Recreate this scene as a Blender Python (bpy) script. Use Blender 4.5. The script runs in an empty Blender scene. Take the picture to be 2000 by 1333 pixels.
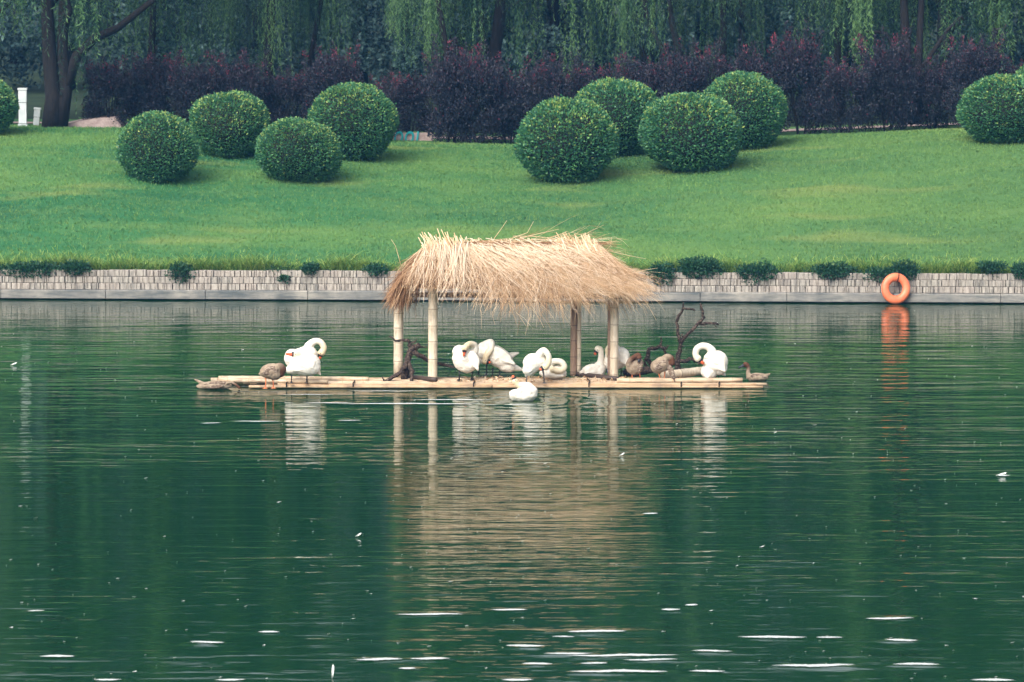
import bpy, math, random
import numpy as np
from mathutils import Vector, Matrix, noise

random.seed(7)
R = np.random.default_rng(7)
sc = bpy.context.scene
C = sc.collection

# ------------------------------------------------------------------ camera, world, sun, exposure
F = 9000.0            # focal length in photograph pixels (2000 px wide)
CAM_H = 9.4
PITCH = math.atan((666.5 + 190) / F)
cam_d = bpy.data.cameras.new('camera')
cam_d.sensor_width = 36
cam_d.lens = F / 2000 * 36
cam_d.clip_start = 1
cam_d.clip_end = 3000
cam_d.dof.use_dof = True
cam_d.dof.focus_distance = 88
cam_d.dof.aperture_fstop = 4.0
cam = bpy.data.objects.new('camera', cam_d)
C.objects.link(cam)
cam.location = (0, 0, CAM_H)
cam.rotation_euler = (math.pi / 2 - PITCH, 0, 0)
sc.camera = cam

SUN_EL, SUN_AZ = math.radians(42), math.radians(-150)   # azimuth from +Y (into the picture) towards -X
world = bpy.data.worlds.new('World')
sc.world = world
world.use_nodes = True
wt = world.node_tree
bg = wt.nodes['Background']
sky = wt.nodes.new('ShaderNodeTexSky')
sky.sky_type = 'NISHITA'
sky.sun_disc = False
sky.sun_elevation = SUN_EL
sky.sun_rotation = SUN_AZ
sky.air_density = 1.0
sky.dust_density = 5.0
sky.ozone_density = 1.0
hs = wt.nodes.new('ShaderNodeHueSaturation')
hs.inputs['Saturation'].default_value = 0.30
wt.links.new(sky.outputs[0], hs.inputs['Color'])
wt.links.new(hs.outputs[0], bg.inputs[0])
bg.inputs[1].default_value = 0.15
sun_d = bpy.data.lights.new('sun', 'SUN')
sun_d.energy = 1.05
sun_d.angle = math.radians(40)
sun_d.color = (1.0, 0.94, 0.84)
sun = bpy.data.objects.new('sun', sun_d)
C.objects.link(sun)
sdir = Vector((math.sin(SUN_AZ) * math.cos(SUN_EL), math.cos(SUN_AZ) * math.cos(SUN_EL), math.sin(SUN_EL)))
sun.rotation_euler = sdir.to_track_quat('Z', 'Y').to_euler()
sun.location = (0, 60, 60)
sc.view_settings.view_transform = 'Standard'
sc.view_settings.look = 'None'
sc.view_settings.exposure = 1.02
sc.view_settings.gamma = 1
sc.view_settings.use_curve_mapping = False
sc.render.engine = 'CYCLES'
sc.cycles.use_denoising = True
sc.cycles.max_bounces = 6
sc.cycles.diffuse_bounces = 3
sc.cycles.glossy_bounces = 3
sc.cycles.transmission_bounces = 2
sc.cycles.transparent_max_bounces = 4
sc.cycles.volume_bounces = 0
sc.cycles.caustics_reflective = False
sc.cycles.caustics_refractive = False

# ------------------------------------------------------------------ picture geometry -> world
cp, sp = math.cos(PITCH), math.sin(PITCH)
def ray(px, py):
    a, b = (px - 1000) / F, -(py - 666.5) / F
    return Vector((a, cp + b * sp, -sp + b * cp))
def on_z(px, py, z=0.0):
    d = ray(px, py); t = (z - CAM_H) / d.z
    return Vector((0, 0, CAM_H)) + d * t
def on_y(px, py, y):
    d = ray(px, py); t = y / d.y
    return Vector((0, 0, CAM_H)) + d * t
def proj(p):
    x, y, z = p[0], p[1], p[2] - CAM_H
    dep = y * cp - z * sp
    return (1000 + F * x / dep, 666.5 - F * (y * sp + z * cp) / dep)
def ppm(y): return F / (y * cp + 8 * sp)      # photo pixels per metre at depth y

# ------------------------------------------------------------------ mesh helpers
class MB:
    """collects vertices and faces (numpy) of one mesh"""
    def __init__(s): s.v = []; s.f = []; s.n = 0; s.a = []
    def add(s, v, faces, m=0, smooth=True, attr=None):
        v = np.asarray(v, float).reshape(-1, 3)
        for fc in faces if isinstance(faces, list) else [faces]:
            fc = np.asarray(fc, int)
            if fc.size: s.f.append((fc + s.n, m, smooth))
        s.v.append(v); s.n += len(v)
        if attr is None: attr = np.zeros(len(v))
        s.a.append(np.broadcast_to(np.asarray(attr, float), (len(v),)))
    def mesh(s, name, mats):
        V = np.concatenate(s.v); me = bpy.data.meshes.new(name)
        me.vertices.add(len(V)); me.vertices.foreach_set('co', V.astype(np.float32).ravel())
        li, st, mi, sm, off = [], [], [], [], 0
        for fc, m, smooth in s.f:
            k = fc.shape[1]; li.append(fc.ravel())
            st.append(off + np.arange(len(fc)) * k); off += fc.size
            mi.append(np.full(len(fc), m)); sm.append(np.full(len(fc), smooth))
        li = np.concatenate(li); st = np.concatenate(st)
        me.loops.add(len(li)); me.loops.foreach_set('vertex_index', li.astype(np.int32))
        me.polygons.add(len(st)); me.polygons.foreach_set('loop_start', st.astype(np.int32))
        for m in mats: me.materials.append(m)
        me.polygons.foreach_set('material_index', np.concatenate(mi).astype(np.int32))
        me.polygons.foreach_set('use_smooth', np.concatenate(sm).astype(bool))
        at = me.attributes.new('tint', 'FLOAT', 'POINT')
        at.data.foreach_set('value', np.concatenate(s.a).astype(np.float32))
        me.update(calc_edges=True)
        return me
    def build(s, name, mats, parent=None, loc=(0, 0, 0)):
        if not isinstance(mats, (list, tuple)): mats = [mats]
        return link(name, s.mesh(name, mats), parent, loc)

def link(name, me, parent=None, loc=(0, 0, 0), rot=(0, 0, 0), scale=(1, 1, 1)):
    o = bpy.data.objects.new(name, me); C.objects.link(o)
    o.location = loc; o.rotation_euler = rot; o.scale = scale
    if parent: o.parent = parent
    return o
def thing(name, label, cat, loc=(0, 0, 0), rot=(0, 0, 0), group=None, me=None, scale=(1, 1, 1)):
    o = link(name, me, None, loc, rot, scale)
    o['label'] = label; o['category'] = cat
    if group: o['group'] = group
    return o
def kind(o, k, label=None):
    o['kind'] = k
    if label: o['label'] = label
    return o

def tube(mb, pts, rad, k=8, m=0, attr=None, cap=True, smooth=True):
    P = np.asarray(pts, float); n = len(P)
    r = np.broadcast_to(np.asarray(rad, float), (n,))
    T = np.gradient(P, axis=0); T /= np.linalg.norm(T, axis=1)[:, None] + 1e-12
    ref = np.array([0.0, 0, 1]) if abs(T[0, 2]) < 0.9 else np.array([1.0, 0, 0])
    U = np.cross(ref, T[0]); U /= np.linalg.norm(U)
    rings = []; ang = np.arange(k) * 2 * math.pi / k
    for i in range(n):
        U = U - T[i] * U.dot(T[i]); U /= np.linalg.norm(U) + 1e-12
        W = np.cross(T[i], U)
        rings.append(P[i] + r[i] * (np.cos(ang)[:, None] * U + np.sin(ang)[:, None] * W))
    V = np.concatenate(rings)
    i, j = np.meshgrid(np.arange(n - 1), np.arange(k), indexing='ij')
    i, j = i.ravel(), j.ravel(); j2 = (j + 1) % k
    q = np.stack([i * k + j, i * k + j2, (i + 1) * k + j2, (i + 1) * k + j], 1)
    fs = [q]
    a = None if attr is None else np.repeat(np.broadcast_to(np.asarray(attr, float), (n,)), k)
    if cap:
        V = np.concatenate([V, P[:1], P[-1:]]); c0, c1 = n * k, n * k + 1
        jj = np.arange(k); j3 = (jj + 1) % k
        fs.append(np.concatenate([np.stack([j3, jj, np.full(k, c0)], 1), np.stack([(n - 1) * k + jj, (n - 1) * k + j3, np.full(k, c1)], 1)]))
        if a is not None: a = np.concatenate([a, a[:1], a[-1:]])
    mb.add(V, fs, m, smooth, a)

def _sphere(nu=16, nv=10):
    v = [(0, 0, 1)]
    for i in range(1, nv):
        t = math.pi * i / nv
        v += [(math.sin(t) * math.cos(2 * math.pi * j / nu), math.sin(t) * math.sin(2 * math.pi * j / nu), math.cos(t)) for j in range(nu)]
    v.append((0, 0, -1)); q = []; t3 = []
    for i in range(nv - 2):
        for j in range(nu):
            a = 1 + i * nu + j; b = 1 + i * nu + (j + 1) % nu
            q.append((a, a + nu, b + nu, b))
    for j in range(nu):
        t3.append((0, 1 + j, 1 + (j + 1) % nu)); l = len(v) - 1
        t3.append((l, l - nu + (j + 1) % nu, l - nu + j))
    return np.array(v, float), np.array(q), np.array(t3)
SPH = _sphere(); SPH_LO = _sphere(10, 6)
def ellipsoid(mb, c, r, ang=0, m=0, attr=None, lo=False):
    """ang turns about the viewing axis (world Y), counter-clockwise in the picture"""
    v, q, t = SPH_LO if lo else SPH
    p = v * np.asarray(r, float)
    a = math.radians(ang); ca, sa = math.cos(a), math.sin(a)
    x = p[:, 0] * ca - p[:, 2] * sa; z = p[:, 0] * sa + p[:, 2] * ca
    p = np.stack([x, p[:, 1], z], 1) + np.asarray(c, float)
    mb.add(p, [q, t], m, True, attr)
def box(mb, lo, hi, m=0, rotz=0):
    x0, y0, z0 = lo; x1, y1, z1 = hi
    v = np.array([(x0, y0, z0), (x1, y0, z0), (x1, y1, z0), (x0, y1, z0), (x0, y0, z1), (x1, y0, z1), (x1, y1, z1), (x0, y1, z1)], float)
    f = np.array([(0, 3, 2, 1), (4, 5, 6, 7), (0, 1, 5, 4), (1, 2, 6, 5), (2, 3, 7, 6), (3, 0, 4, 7)])
    mb.add(v, f, m, False)

def leaf_rot(out, up_mix, spread, n):
    """random leaf frames: axis = outward + up + noise"""
    d = out + np.array([0, 0, 1.0]) * up_mix + R.normal(0, spread, (n, 3))
    d /= np.linalg.norm(d, axis=1)[:, None] + 1e-9
    s = np.cross(d, R.normal(0, 1, (n, 3))); s /= np.linalg.norm(s, axis=1)[:, None] + 1e-9
    return d, s
def leaves(mb, pos, d, s, ln, wd, attr, m=0):
    """one folded rhombus leaf (4 verts, 1 quad) at each pos along d"""
    n = len(pos); ln = np.broadcast_to(ln, (n,))[:, None]; wd = np.broadcast_to(wd, (n,))[:, None]
    nn = np.cross(d, s)
    V = np.stack([pos, pos + d * ln * .5 + s * wd * .5 + nn * wd * .15, pos + d * ln, pos + d * ln * .5 - s * wd * .5 + nn * wd * .15], 1).reshape(-1, 3)
    q = np.arange(n * 4).reshape(n, 4)
    mb.add(V, q, m, False, np.repeat(np.broadcast_to(attr, (n,)), 4))

def vnoise(p, f, seed=0):
    return np.array([noise.noise(Vector((x * f + seed, y * f, z * f))) for x, y, z in p])

# ------------------------------------------------------------------ materials
def mat(name, col, rough=0.8, spec=0.3):
    m = bpy.data.materials.new(name); m.use_nodes = True
    b = m.node_tree.nodes['Principled BSDF']
    b.inputs['Base Color'].default_value = (*col, 1)
    b.inputs['Roughness'].default_value = rough
    b.inputs['Specular IOR Level'].default_value = spec
    return m
class N:
    def __init__(s, m): s.t = m.node_tree; s.b = s.t.nodes['Principled BSDF']
    def n(s, ty, **kw):
        x = s.t.nodes.new(ty)
        for k, v in kw.items(): setattr(x, k, v)
        return x
    def l(s, a, b): s.t.links.new(a, b)
    def coord(s, scale=(1, 1, 1), world=False):
        mp = s.n('ShaderNodeMapping'); mp.inputs['Scale'].default_value = scale
        if world: s.l(s.n('ShaderNodeNewGeometry').outputs['Position'], mp.inputs[0])
        else: s.l(s.n('ShaderNodeTexCoord').outputs['Object'], mp.inputs[0])
        return mp.outputs[0]
    def noise(s, co, sc_=1, det=3, rough=.5):
        x = s.n('ShaderNodeTexNoise'); s.l(co, x.inputs['Vector'])
        x.inputs['Scale'].default_value = sc_; x.inputs['Detail'].default_value = det; x.inputs['Roughness'].default_value = rough
        return x.outputs['Fac']
    def ramp(s, fac, stops):
        x = s.n('ShaderNodeValToRGB'); e = x.color_ramp.elements
        while len(e) < len(stops): e.new(0.5)
        for i, (p, c) in enumerate(stops):
            e[i].position = p; e[i].color = (*c, 1) if len(c) == 3 else c
        s.l(fac, x.inputs[0]); return x.outputs[0]
    def mix(s, fac, a, b, mode='MIX'):
        x = s.n('ShaderNodeMix', data_type='RGBA', blend_type=mode)
        for sock, v in ((x.inputs[0], fac), (x.inputs[6], a), (x.inputs[7], b)):
            if isinstance(v, (int, float)): sock.default_value = v
            elif isinstance(v, tuple): sock.default_value = (*v, 1)
            else: s.l(v, sock)
        return x.outputs[2]
    def attr(s, name='tint'):
        x = s.n('ShaderNodeAttribute', attribute_name=name); return x.outputs['Fac']
    def math(s, op, a, b=0.0, c=0.0):
        x = s.n('ShaderNodeMath', operation=op)
        for i, v in enumerate((a, b, c)):
            if isinstance(v, (int, float)): x.inputs[i].default_value = v
            else: s.l(v, x.inputs[i])
        return x.outputs[0]
    def bump(s, h, dist=1.0, strength=1.0):
        x = s.n('ShaderNodeBump'); x.inputs['Distance'].default_value = dist; x.inputs['Strength'].default_value = strength
        s.l(h, x.inputs['Height']); s.l(x.outputs[0], s.b.inputs['Normal'])
    def col(s, c): s.l(c, s.b.inputs['Base Color'])

def leaf_mat(name, stops, rough=.55, trans=.25, spec=.35):
    """leaf colour by the leaf's own random tint"""
    m = mat(name, stops[0][1], rough, spec); n = N(m)
    c = n.ramp(n.attr(), stops); n.col(c)
    tr = n.n('ShaderNodeBsdfTranslucent'); n.l(c, tr.inputs[0])
    mx = n.n('ShaderNodeMixShader'); mx.inputs[0].default_value = trans
    out = n.t.nodes['Material Output']
    n.l(n.b.outputs[0], mx.inputs[1]); n.l(tr.outputs[0], mx.inputs[2]); n.l(mx.outputs[0], out.inputs[0])
    return m

M = {}
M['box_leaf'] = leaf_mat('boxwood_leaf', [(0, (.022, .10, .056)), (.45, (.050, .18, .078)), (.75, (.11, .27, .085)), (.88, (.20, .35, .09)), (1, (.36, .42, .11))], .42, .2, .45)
M['plum_leaf'] = leaf_mat('purple_plum_leaf', [(0, (.008, .012, .019)), (.5, (.018, .020, .032)), (.70, (.045, .036, .052)), (.8, (.055, .022, .038)), (.9, (.12, .020, .038)), (1, (.28, .04, .07))], .5, .2, .4)
M['willow_leaf'] = leaf_mat('willow_leaf', [(0, (.004, .018, .016)), (.42, (.014, .050, .030)), (.72, (.048, .125, .055)), (1, (.13, .25, .085))], .5, .3, .35)
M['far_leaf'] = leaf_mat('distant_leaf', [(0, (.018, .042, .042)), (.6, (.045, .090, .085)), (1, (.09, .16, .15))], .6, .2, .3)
M['weed_leaf'] = leaf_mat('weed_leaf', [(0, (.012, .055, .032)), (.6, (.025, .095, .045)), (.9, (.05, .14, .05)), (1, (.22, .30, .09))], .5, .25, .35)
m = mat('bark', (.035, .028, .024), .9, .2); n = N(m); co = n.coord((3, 3, .6))
nz = n.noise(co, 6, 5, .65); n.col(n.ramp(nz, [(.3, (.008, .008, .009)), (.7, (.026, .023, .022))])); n.bump(nz, .03); M['bark'] = m
m = mat('driftwood', (.1, .07, .05), .85, .2); n = N(m); nz = n.noise(n.coord((1, 1, 1)), 22, 5, .7)
n.col(n.ramp(nz, [(.36, (.012, .009, .008)), (.52, (.055, .038, .030)), (.74, (.24, .18, .14))])); n.bump(nz, .015); M['drift'] = m
m = mat('bamboo', (.5, .4, .27), .5, .4); n = N(m); nz = n.noise(n.coord((.8, 9, 9)), 4, 4, .6); nb = n.noise(n.coord((1, 1, 1)), 3, 4, .6)
c = n.ramp(nz, [(.3, (.26, .16, .09)), (.5, (.52, .39, .26)), (.72, (.68, .56, .41))])
c = n.mix(n.math('MULTIPLY', n.attr(), 1.0), c, (.42, .25, .12)); c = n.mix(n.ramp(nb, [(.48, (0, 0, 0)), (.68, (.7, .7, .7))]), c, (.15, .11, .08)); n.col(c); M['pole'] = m
m = mat('bamboo_post', (.6, .5, .36), .5, .4); n = N(m); nz = n.noise(n.coord((9, 9, .8)), 3, 4, .6)
c = n.ramp(nz, [(.25, (.42, .31, .20)), (.5, (.60, .50, .37)), (.8, (.72, .63, .48))])
c = n.mix(n.attr(), c, (.13, .085, .05)); st_ = n.noise(n.coord((2, 2, 1)), 4, 5, .7); c = n.mix(n.ramp(st_, [(.52, (0, 0, 0)), (.7, (.6, .6, .6))]), c, (.22, .17, .12)); n.col(c); M['post'] = m
m = mat('dark_post', (.2, .1, .06), .6, .4); n = N(m); nz = n.noise(n.coord((9, 9, 1)), 3, 4, .6)
c = n.ramp(nz, [(.25, (.20, .12, .08)), (.7, (.40, .27, .18))]); n.col(n.mix(n.attr(), c, (.06, .04, .03))); M['dark_post'] = m
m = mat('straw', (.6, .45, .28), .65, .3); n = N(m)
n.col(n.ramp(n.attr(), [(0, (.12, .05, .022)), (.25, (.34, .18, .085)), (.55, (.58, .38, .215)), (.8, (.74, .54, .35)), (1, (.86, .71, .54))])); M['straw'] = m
m = mat('straw_mat', (.2, .12, .06), .9, .1); n = N(m); nz = n.noise(n.coord((1, 1, 1)), 25, 4, .7)
n.col(n.ramp(nz, [(.3, (.07, .04, .025)), (.7, (.30, .18, .10))])); n.bump(nz, .03); M['straw_mat'] = m
m = mat('swan_feather', (.8, .78, .72), .75, .2); n = N(m); nz = n.noise(n.coord((1, 1, 1)), 14, 4, .6); nf = n.noise(n.coord((12, 12, 40)), 3, 3, .6)
c = n.ramp(nz, [(.3, (.70, .64, .53)), (.6, (.83, .78, .69))]); n.col(n.mix(n.attr(), c, (.70, .58, .38))); n.bump(nf, .014, .8)
n.b.inputs['Subsurface Weight'].default_value = 0.0; M['swan'] = m
m = mat('goose_feather', (.25, .19, .13), .75, .2); n = N(m); nz = n.noise(n.coord((1, 1, 1)), 12, 4, .6); nf = n.noise(n.coord((10, 10, 40)), 4, 3, .6)
c = n.ramp(nz, [(.3, (.20, .145, .10)), (.65, (.36, .28, .20))]); n.col(n.mix(n.attr(), c, (.10, .042, .022))); n.bump(nf, .01, .7); M['goose'] = m
m = mat('goose_wing', (.16, .11, .08), .7, .2); n = N(m); nf = n.noise(n.coord((5, 5, 22)), 4, 3, .6)
n.col(n.ramp(nf, [(.35, (.075, .045, .035)), (.55, (.20, .14, .10)), (.66, (.50, .42, .33))])); M['goose_wing'] = m
M['bill_orange'] = mat('orange_bill', (.62, .12, .04), .45, .4)
M['black_skin'] = mat('black_skin', (.012, .011, .012), .5, .4)
M['orange_leg'] = mat('orange_leg', (.68, .20, .08), .55, .3)
M['grey_leg'] = mat('grey_leg', (.10, .09, .085), .6, .3)
M['blue_ring'] = mat('blue_ring', (.02, .10, .55), .4, .4)
M['dark_bill'] = mat('dark_bill', (.03, .035, .045), .45, .4)
M['eye'] = mat('eye', (.005, .004, .004), .2, .5)
M['feather'] = mat('white_feather', (.82, .82, .80), .7, .2)
M['ring'] = mat('life_ring_orange', (.80, .20, .085), .42, .45); n = N(M['ring']); n.col(n.ramp(n.noise(n.coord(), 5, 4), [(.3, (.66, .15, .065)), (.7, (.84, .22, .10))]))
M['cord'] = mat('dark_cord', (.02, .018, .016), .9, .1)
M['wire'] = mat('green_wire', (.012, .045, .04), .5, .4)
m = mat('concrete', (.3, .3, .28), .85, .2); n = N(m); co = n.coord((1, 1, 1), True); nz = n.noise(co, 1.1, 6, .65); n2 = n.noise(n.coord((.9, 1, 6), True), 2.2, 5, .6)
c = n.ramp(nz, [(.3, (.11, .12, .12)), (.5, (.22, .21, .19)), (.72, (.36, .33, .28))]); n.col(n.mix(n.ramp(n2, [(.45, (0, 0, 0)), (.68, (.75, .75, .75))]), c, (.07, .085, .09))); n.bump(nz, .03); M['concrete'] = m
m = mat('wall_block', (.35, .32, .27), .9, .2); n = N(m); co = n.coord((9, 9, 1.6), True); nz = n.noise(co, 1.5, 5, .65); n3 = n.noise(n.coord((1, 1, 1), True), .8, 3)
oi = n.n('ShaderNodeObjectInfo').outputs['Random']
c = n.ramp(nz, [(.28, (.07, .075, .075)), (.45, (.26, .235, .20)), (.62, (.44, .40, .34)), (.8, (.55, .52, .46))])
c = n.mix(n.math('MULTIPLY', n3, .45), c, (.20, .19, .18)); c = n.mix(n.math('MULTIPLY', oi, .25), c, (.50, .40, .34)); n.col(c); n.bump(nz, .02); M['block'] = m
m = mat('pink_stone', (.5, .38, .35), .85, .2); n = N(m); nz = n.noise(n.coord((1, 1, 1), True), 9, 5, .7); n.col(n.ramp(nz, [(.3, (.28, .20, .19)), (.7, (.50, .39, .36))])); M['pink'] = m
M['white_stone'] = mat('white_stone', (.62, .66, .66), .7, .3); n = N(M['white_stone']); n.col(n.ramp(n.noise(n.coord(), 4, 4), [(.3, (.50, .55, .56)), (.7, (.70, .72, .72))]))
M['teal'] = mat('teal_paint', (.02, .33, .36), .5, .3)
# lawn: one colour field shared by the ground sheet and the blades on it
def lawn_mat(name, blades):
    m = mat(name, (.05, .15, .05), .8, .15); n = N(m)
    big = n.noise(n.coord((.10, .22, 0), True), 1, 3, .55); mid = n.noise(n.coord((.5, 1.0, 0), True), 1, 4, .6); fine = n.noise(n.coord((1, 1, 1), True), 14, 3, .7)
    c = n.ramp(big, [(.32, (.022, .115, .052)), (.48, (.046, .172, .060)), (.64, (.125, .25, .068))])
    sx = n.n('ShaderNodeSeparateXYZ'); n.l(n.n('ShaderNodeNewGeometry').outputs['Position'], sx.inputs[0]); gr = n.n('ShaderNodeMapRange'); n.l(sx.outputs[0], gr.inputs[0]); gr.inputs[1].default_value = -8; gr.inputs[2].default_value = 12; gr.inputs[3].default_value = 0; gr.inputs[4].default_value = .5
    c = n.mix(gr.outputs[0], c, (.15, .23, .06))
    pt = n.noise(n.coord((.28, .8, 0), True), .7, 3, .5); c = n.mix(n.ramp(pt, [(.58, (0, 0, 0)), (.70, (.75, .75, .75))]), c, (.24, .29, .085))
    c = n.mix(n.math('MULTIPLY', n.ramp(mid, [(.45, (0, 0, 0)), (.75, (1, 1, 1))]), .6), c, (.15, .25, .075))
    if blades: c = n.mix(n.attr(), c, (.20, .30, .075)); c = n.mix(n.math('MULTIPLY', fine, .35), c, (.020, .10, .050))
    else: c = n.mix(n.math('MULTIPLY', fine, .6), c, (.015, .075, .035)); n.bump(fine, .04)
    n.col(c); return m
M['lawn'] = lawn_mat('lawn_ground', False); M['blade'] = lawn_mat('grass_blade', True)
m = mat('park_floor', (.03, .045, .03), .9, .1); n = N(m); n.col(n.ramp(n.noise(n.coord((1, 1, 1), True), .6, 5, .6), [(.3, (.018, .030, .022)), (.7, (.045, .070, .035))])); M['floor'] = m
M['fringe'] = leaf_mat('long_grass', [(0, (.06, .17, .05)), (.5, (.17, .30, .07)), (1, (.34, .42, .12))], .7, .3, .2)

# ------------------------------------------------------------------ water
m = mat('lake_surface', (.0028, .033, .0085), .015, .5); n = N(m); n.b.inputs['IOR'].default_value = 1.333
w1 = n.noise(n.coord((.38, 1.7, 1), True), 1.3, 3, .5)
w2 = n.noise(n.coord((.16, .55, 1), True), 1.0, 2, .5)
w3 = n.noise(n.coord((1.1, 5.2, 1), True), 1.2, 2, .5)
amp = n.noise(n.coord((.05, .12, 1), True), 1.0, 2, .5)      # calmer and rougher patches
ampr = n.n('ShaderNodeMapRange'); ampr.inputs[1].default_value = .35; ampr.inputs[2].default_value = .65; ampr.inputs[3].default_value = .55; ampr.inputs[4].default_value = 1.25; n.l(amp, ampr.inputs[0])
h = n.math('ADD', n.math('MULTIPLY', w1, .025), n.math('ADD', n.math('MULTIPLY', w2, .022), n.math('MULTIPLY', w3, .0044)))
n.bump(n.math('MULTIPLY', h, ampr.outputs[0]), 1.0, 1.0)
M['water'] = m
# single wave crests whose near faces catch the sky: (x, y, half length) in photo pixels of the lake surface
crests = [(840,1203,75,1),(995,1194,42,.9),(1165,1236,66,1.2),(1025,1265,44,1.1),(740,1291,52,1.2),(840,1290,44,1.1),(405,1257,38,1),(112,1285,38,1.1),
  (1215,1283,125,1),(1110,1279,55,.8),(1210,1315,110,1.2),(1508,1247,75,1.2),(1738,1211,54,1.1),(1760,1253,36,1.1),(1590,1303,92,1.3),(1790,1301,52,1.1),
  (1310,1193,22,1),(1350,1184,15,.9),(1270,1006,18,.9),(1050,1300,34,.9),(1160,1299,30,.9),(1270,1291,60,.9),(1940,1331,50,1.1),(795,1308,20,.9),(525,1237,24,.9),
  (1380,1313,40,.9),(1620,1247,30,.8),(1390,1274,45,.8),(300,1075,14,.7),(560,1143,24,.7),(390,1119,18,.7),(610,1016,36,.6),(450,1330,34,.9),(1960,931,14,1.1),
  (800,791,165,1.2),(885,783,90,1),(640,789,60,.8),(500,825,55,.8),(412,828,24,.8),(682,823,26,.8),(600,772,60,.6),(760,765,90,.6),(1000,792,60,.6),(30,1140,40,.6),(210,1330,30,.8),
  (70,1195,20,.6),(1100,1246,26,.6),(1900,1120,26,.5),(1460,1160,26,.5),(930,1150,26,.5),(1010,1330,36,1)]
def axis(lo, hi, a, b, step, coarse):
    return np.unique(np.round(np.concatenate([coarse[(coarse < a)], np.arange(a, b, step), coarse[coarse > b], [lo, hi]]), 4))
wx = axis(-320, 320, -14, 14, .10, np.array([-320, -200, -120, -70, -40, -25, -18, 18, 25, 40, 70, 120, 200, 320.]))
wy = np.unique(np.concatenate([[-150, -60, 0, 30, 46, 50], np.arange(52, 58.5, .05), np.arange(58.5, 80, .12), np.arange(80, 90, .07), np.arange(90, 113, .6)]))
GX, GY = np.meshgrid(wx, wy); GZ = np.zeros_like(GX)
for cx, cy, hl, am in crests:
    p = on_z(cx, cy); L = hl / ppm(p.y); W = .105 + .05 * am
    dx = (GX - p.x) / L; dy = (GY - p.y) + .05 * np.sin((GX - p.x) * 3.1 + cx)
    env = np.exp(-(dx ** 2) ** 2 * 1.3) * np.exp(-(dy / W) ** 2)
    GZ += .012 * am * env
# rings spreading round the swan in the water
ps = on_z(1023, 783); rr = np.hypot(GX - ps.x, (GY - ps.y))
GZ += .007 * np.cos(rr * 14) * np.exp(-((rr - .9) / .9) ** 2)
nx_, ny_ = len(wx), len(wy)
ii, jj = np.meshgrid(np.arange(ny_ - 1), np.arange(nx_ - 1), indexing='ij'); ii, jj = ii.ravel(), jj.ravel()
q = np.stack([ii * nx_ + jj, ii * nx_ + jj + 1, (ii + 1) * nx_ + jj + 1, (ii + 1) * nx_ + jj], 1)
mb = MB(); mb.add(np.stack([GX.ravel(), GY.ravel(), GZ.ravel()], 1), q)
kind(mb.build('lake_water', M['water']), 'structure', 'dark green rippled lake water reflecting the trees')

m = mat('glint_paint', (.66, .68, .68), .6, .3); n = N(m); al = n.math('MULTIPLY', n.math('ADD', n.attr(), n.math('MULTIPLY', n.math('SUBTRACT', n.noise(n.coord((2.2, 9, 1), True), 2.5, 3, .6), .5), 1.3)), 1.7)
al.node.use_clamp = True; n.l(al, n.b.inputs['Alpha']); M['glint_paint'] = m
mb = MB()  # flat white strips on the crests, sky glints painted as colour
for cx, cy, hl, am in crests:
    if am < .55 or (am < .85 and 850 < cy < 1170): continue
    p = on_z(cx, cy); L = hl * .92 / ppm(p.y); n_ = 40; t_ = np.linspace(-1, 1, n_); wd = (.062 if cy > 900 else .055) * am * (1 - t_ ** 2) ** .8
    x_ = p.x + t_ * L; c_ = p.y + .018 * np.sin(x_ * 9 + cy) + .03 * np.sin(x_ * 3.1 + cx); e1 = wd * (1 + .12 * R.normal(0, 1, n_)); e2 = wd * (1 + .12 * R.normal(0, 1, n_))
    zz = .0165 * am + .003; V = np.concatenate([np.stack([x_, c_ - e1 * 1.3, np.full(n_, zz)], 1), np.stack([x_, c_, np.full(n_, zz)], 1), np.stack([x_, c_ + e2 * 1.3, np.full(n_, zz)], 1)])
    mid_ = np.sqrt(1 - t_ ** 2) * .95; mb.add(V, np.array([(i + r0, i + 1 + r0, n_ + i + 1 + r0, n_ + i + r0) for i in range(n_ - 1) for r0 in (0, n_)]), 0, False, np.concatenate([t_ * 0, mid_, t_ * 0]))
kind(mb.build('painted_glints', M['glint_paint']), 'stuff', 'long thin white sky glints painted as flat streaks on the lake')

# ------------------------------------------------------------------ ground: bank rising to a crest, flat behind
def Yw(x): return 108.75 - 0.052 * x          # water line of the far wall
WALL_TOP = .70
crest_px = np.array([-1500, -200, 240, 500, 780, 1000, 1250, 1600, 1870, 2100, 3500])
crest_py = np.array([255, 250, 254, 270, 284, 288, 285, 268, 256, 250, 250])
YC = 126.0
crest_x = np.array([on_y(px, 300, YC).x for px in crest_px]); crest_z = np.array([on_y(px, py, YC).z for px, py in zip(crest_px, crest_py)])
def ground(x, y):
    x = np.asarray(x, float); y = np.asarray(y, float)
    zc = np.interp(x, crest_x, crest_z)
    y0 = Yw(np.clip(x, -60, 60)) + .35
    t = np.clip((y - y0) / (YC - y0), 0, 1)
    p = 1 - (1 - t) ** 1.45
    z = (WALL_TOP - .02) + (zc - WALL_TOP) * p
    z = z + .05 * np.sin(x * .7 + y * .3) * np.sin(math.pi * t) + .04 * np.sin(x * 1.7 - y * .8) * np.sin(math.pi * t)
    back = np.clip((y - YC) / 8, 0, 1)
    return z - .12 * back + (3.05 - zc) * np.clip((y - YC - 3) / 25, 0, 1)
gxs = axis(-320, 320, -24, 24, .4, np.array([-320, -200, -120, -70, -45, -32, 32, 45, 70, 120, 200, 320.]))
gs = np.concatenate([[0], np.arange(.3, 20, .4), np.arange(20, 40, 2), np.array([45, 60, 80, 120, 200, 320, 520])])
X, S = np.meshgrid(gxs, gs); Y = Yw(np.clip(X, -60, 60)) + .30 + S; Z = ground(X, Y)
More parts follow.
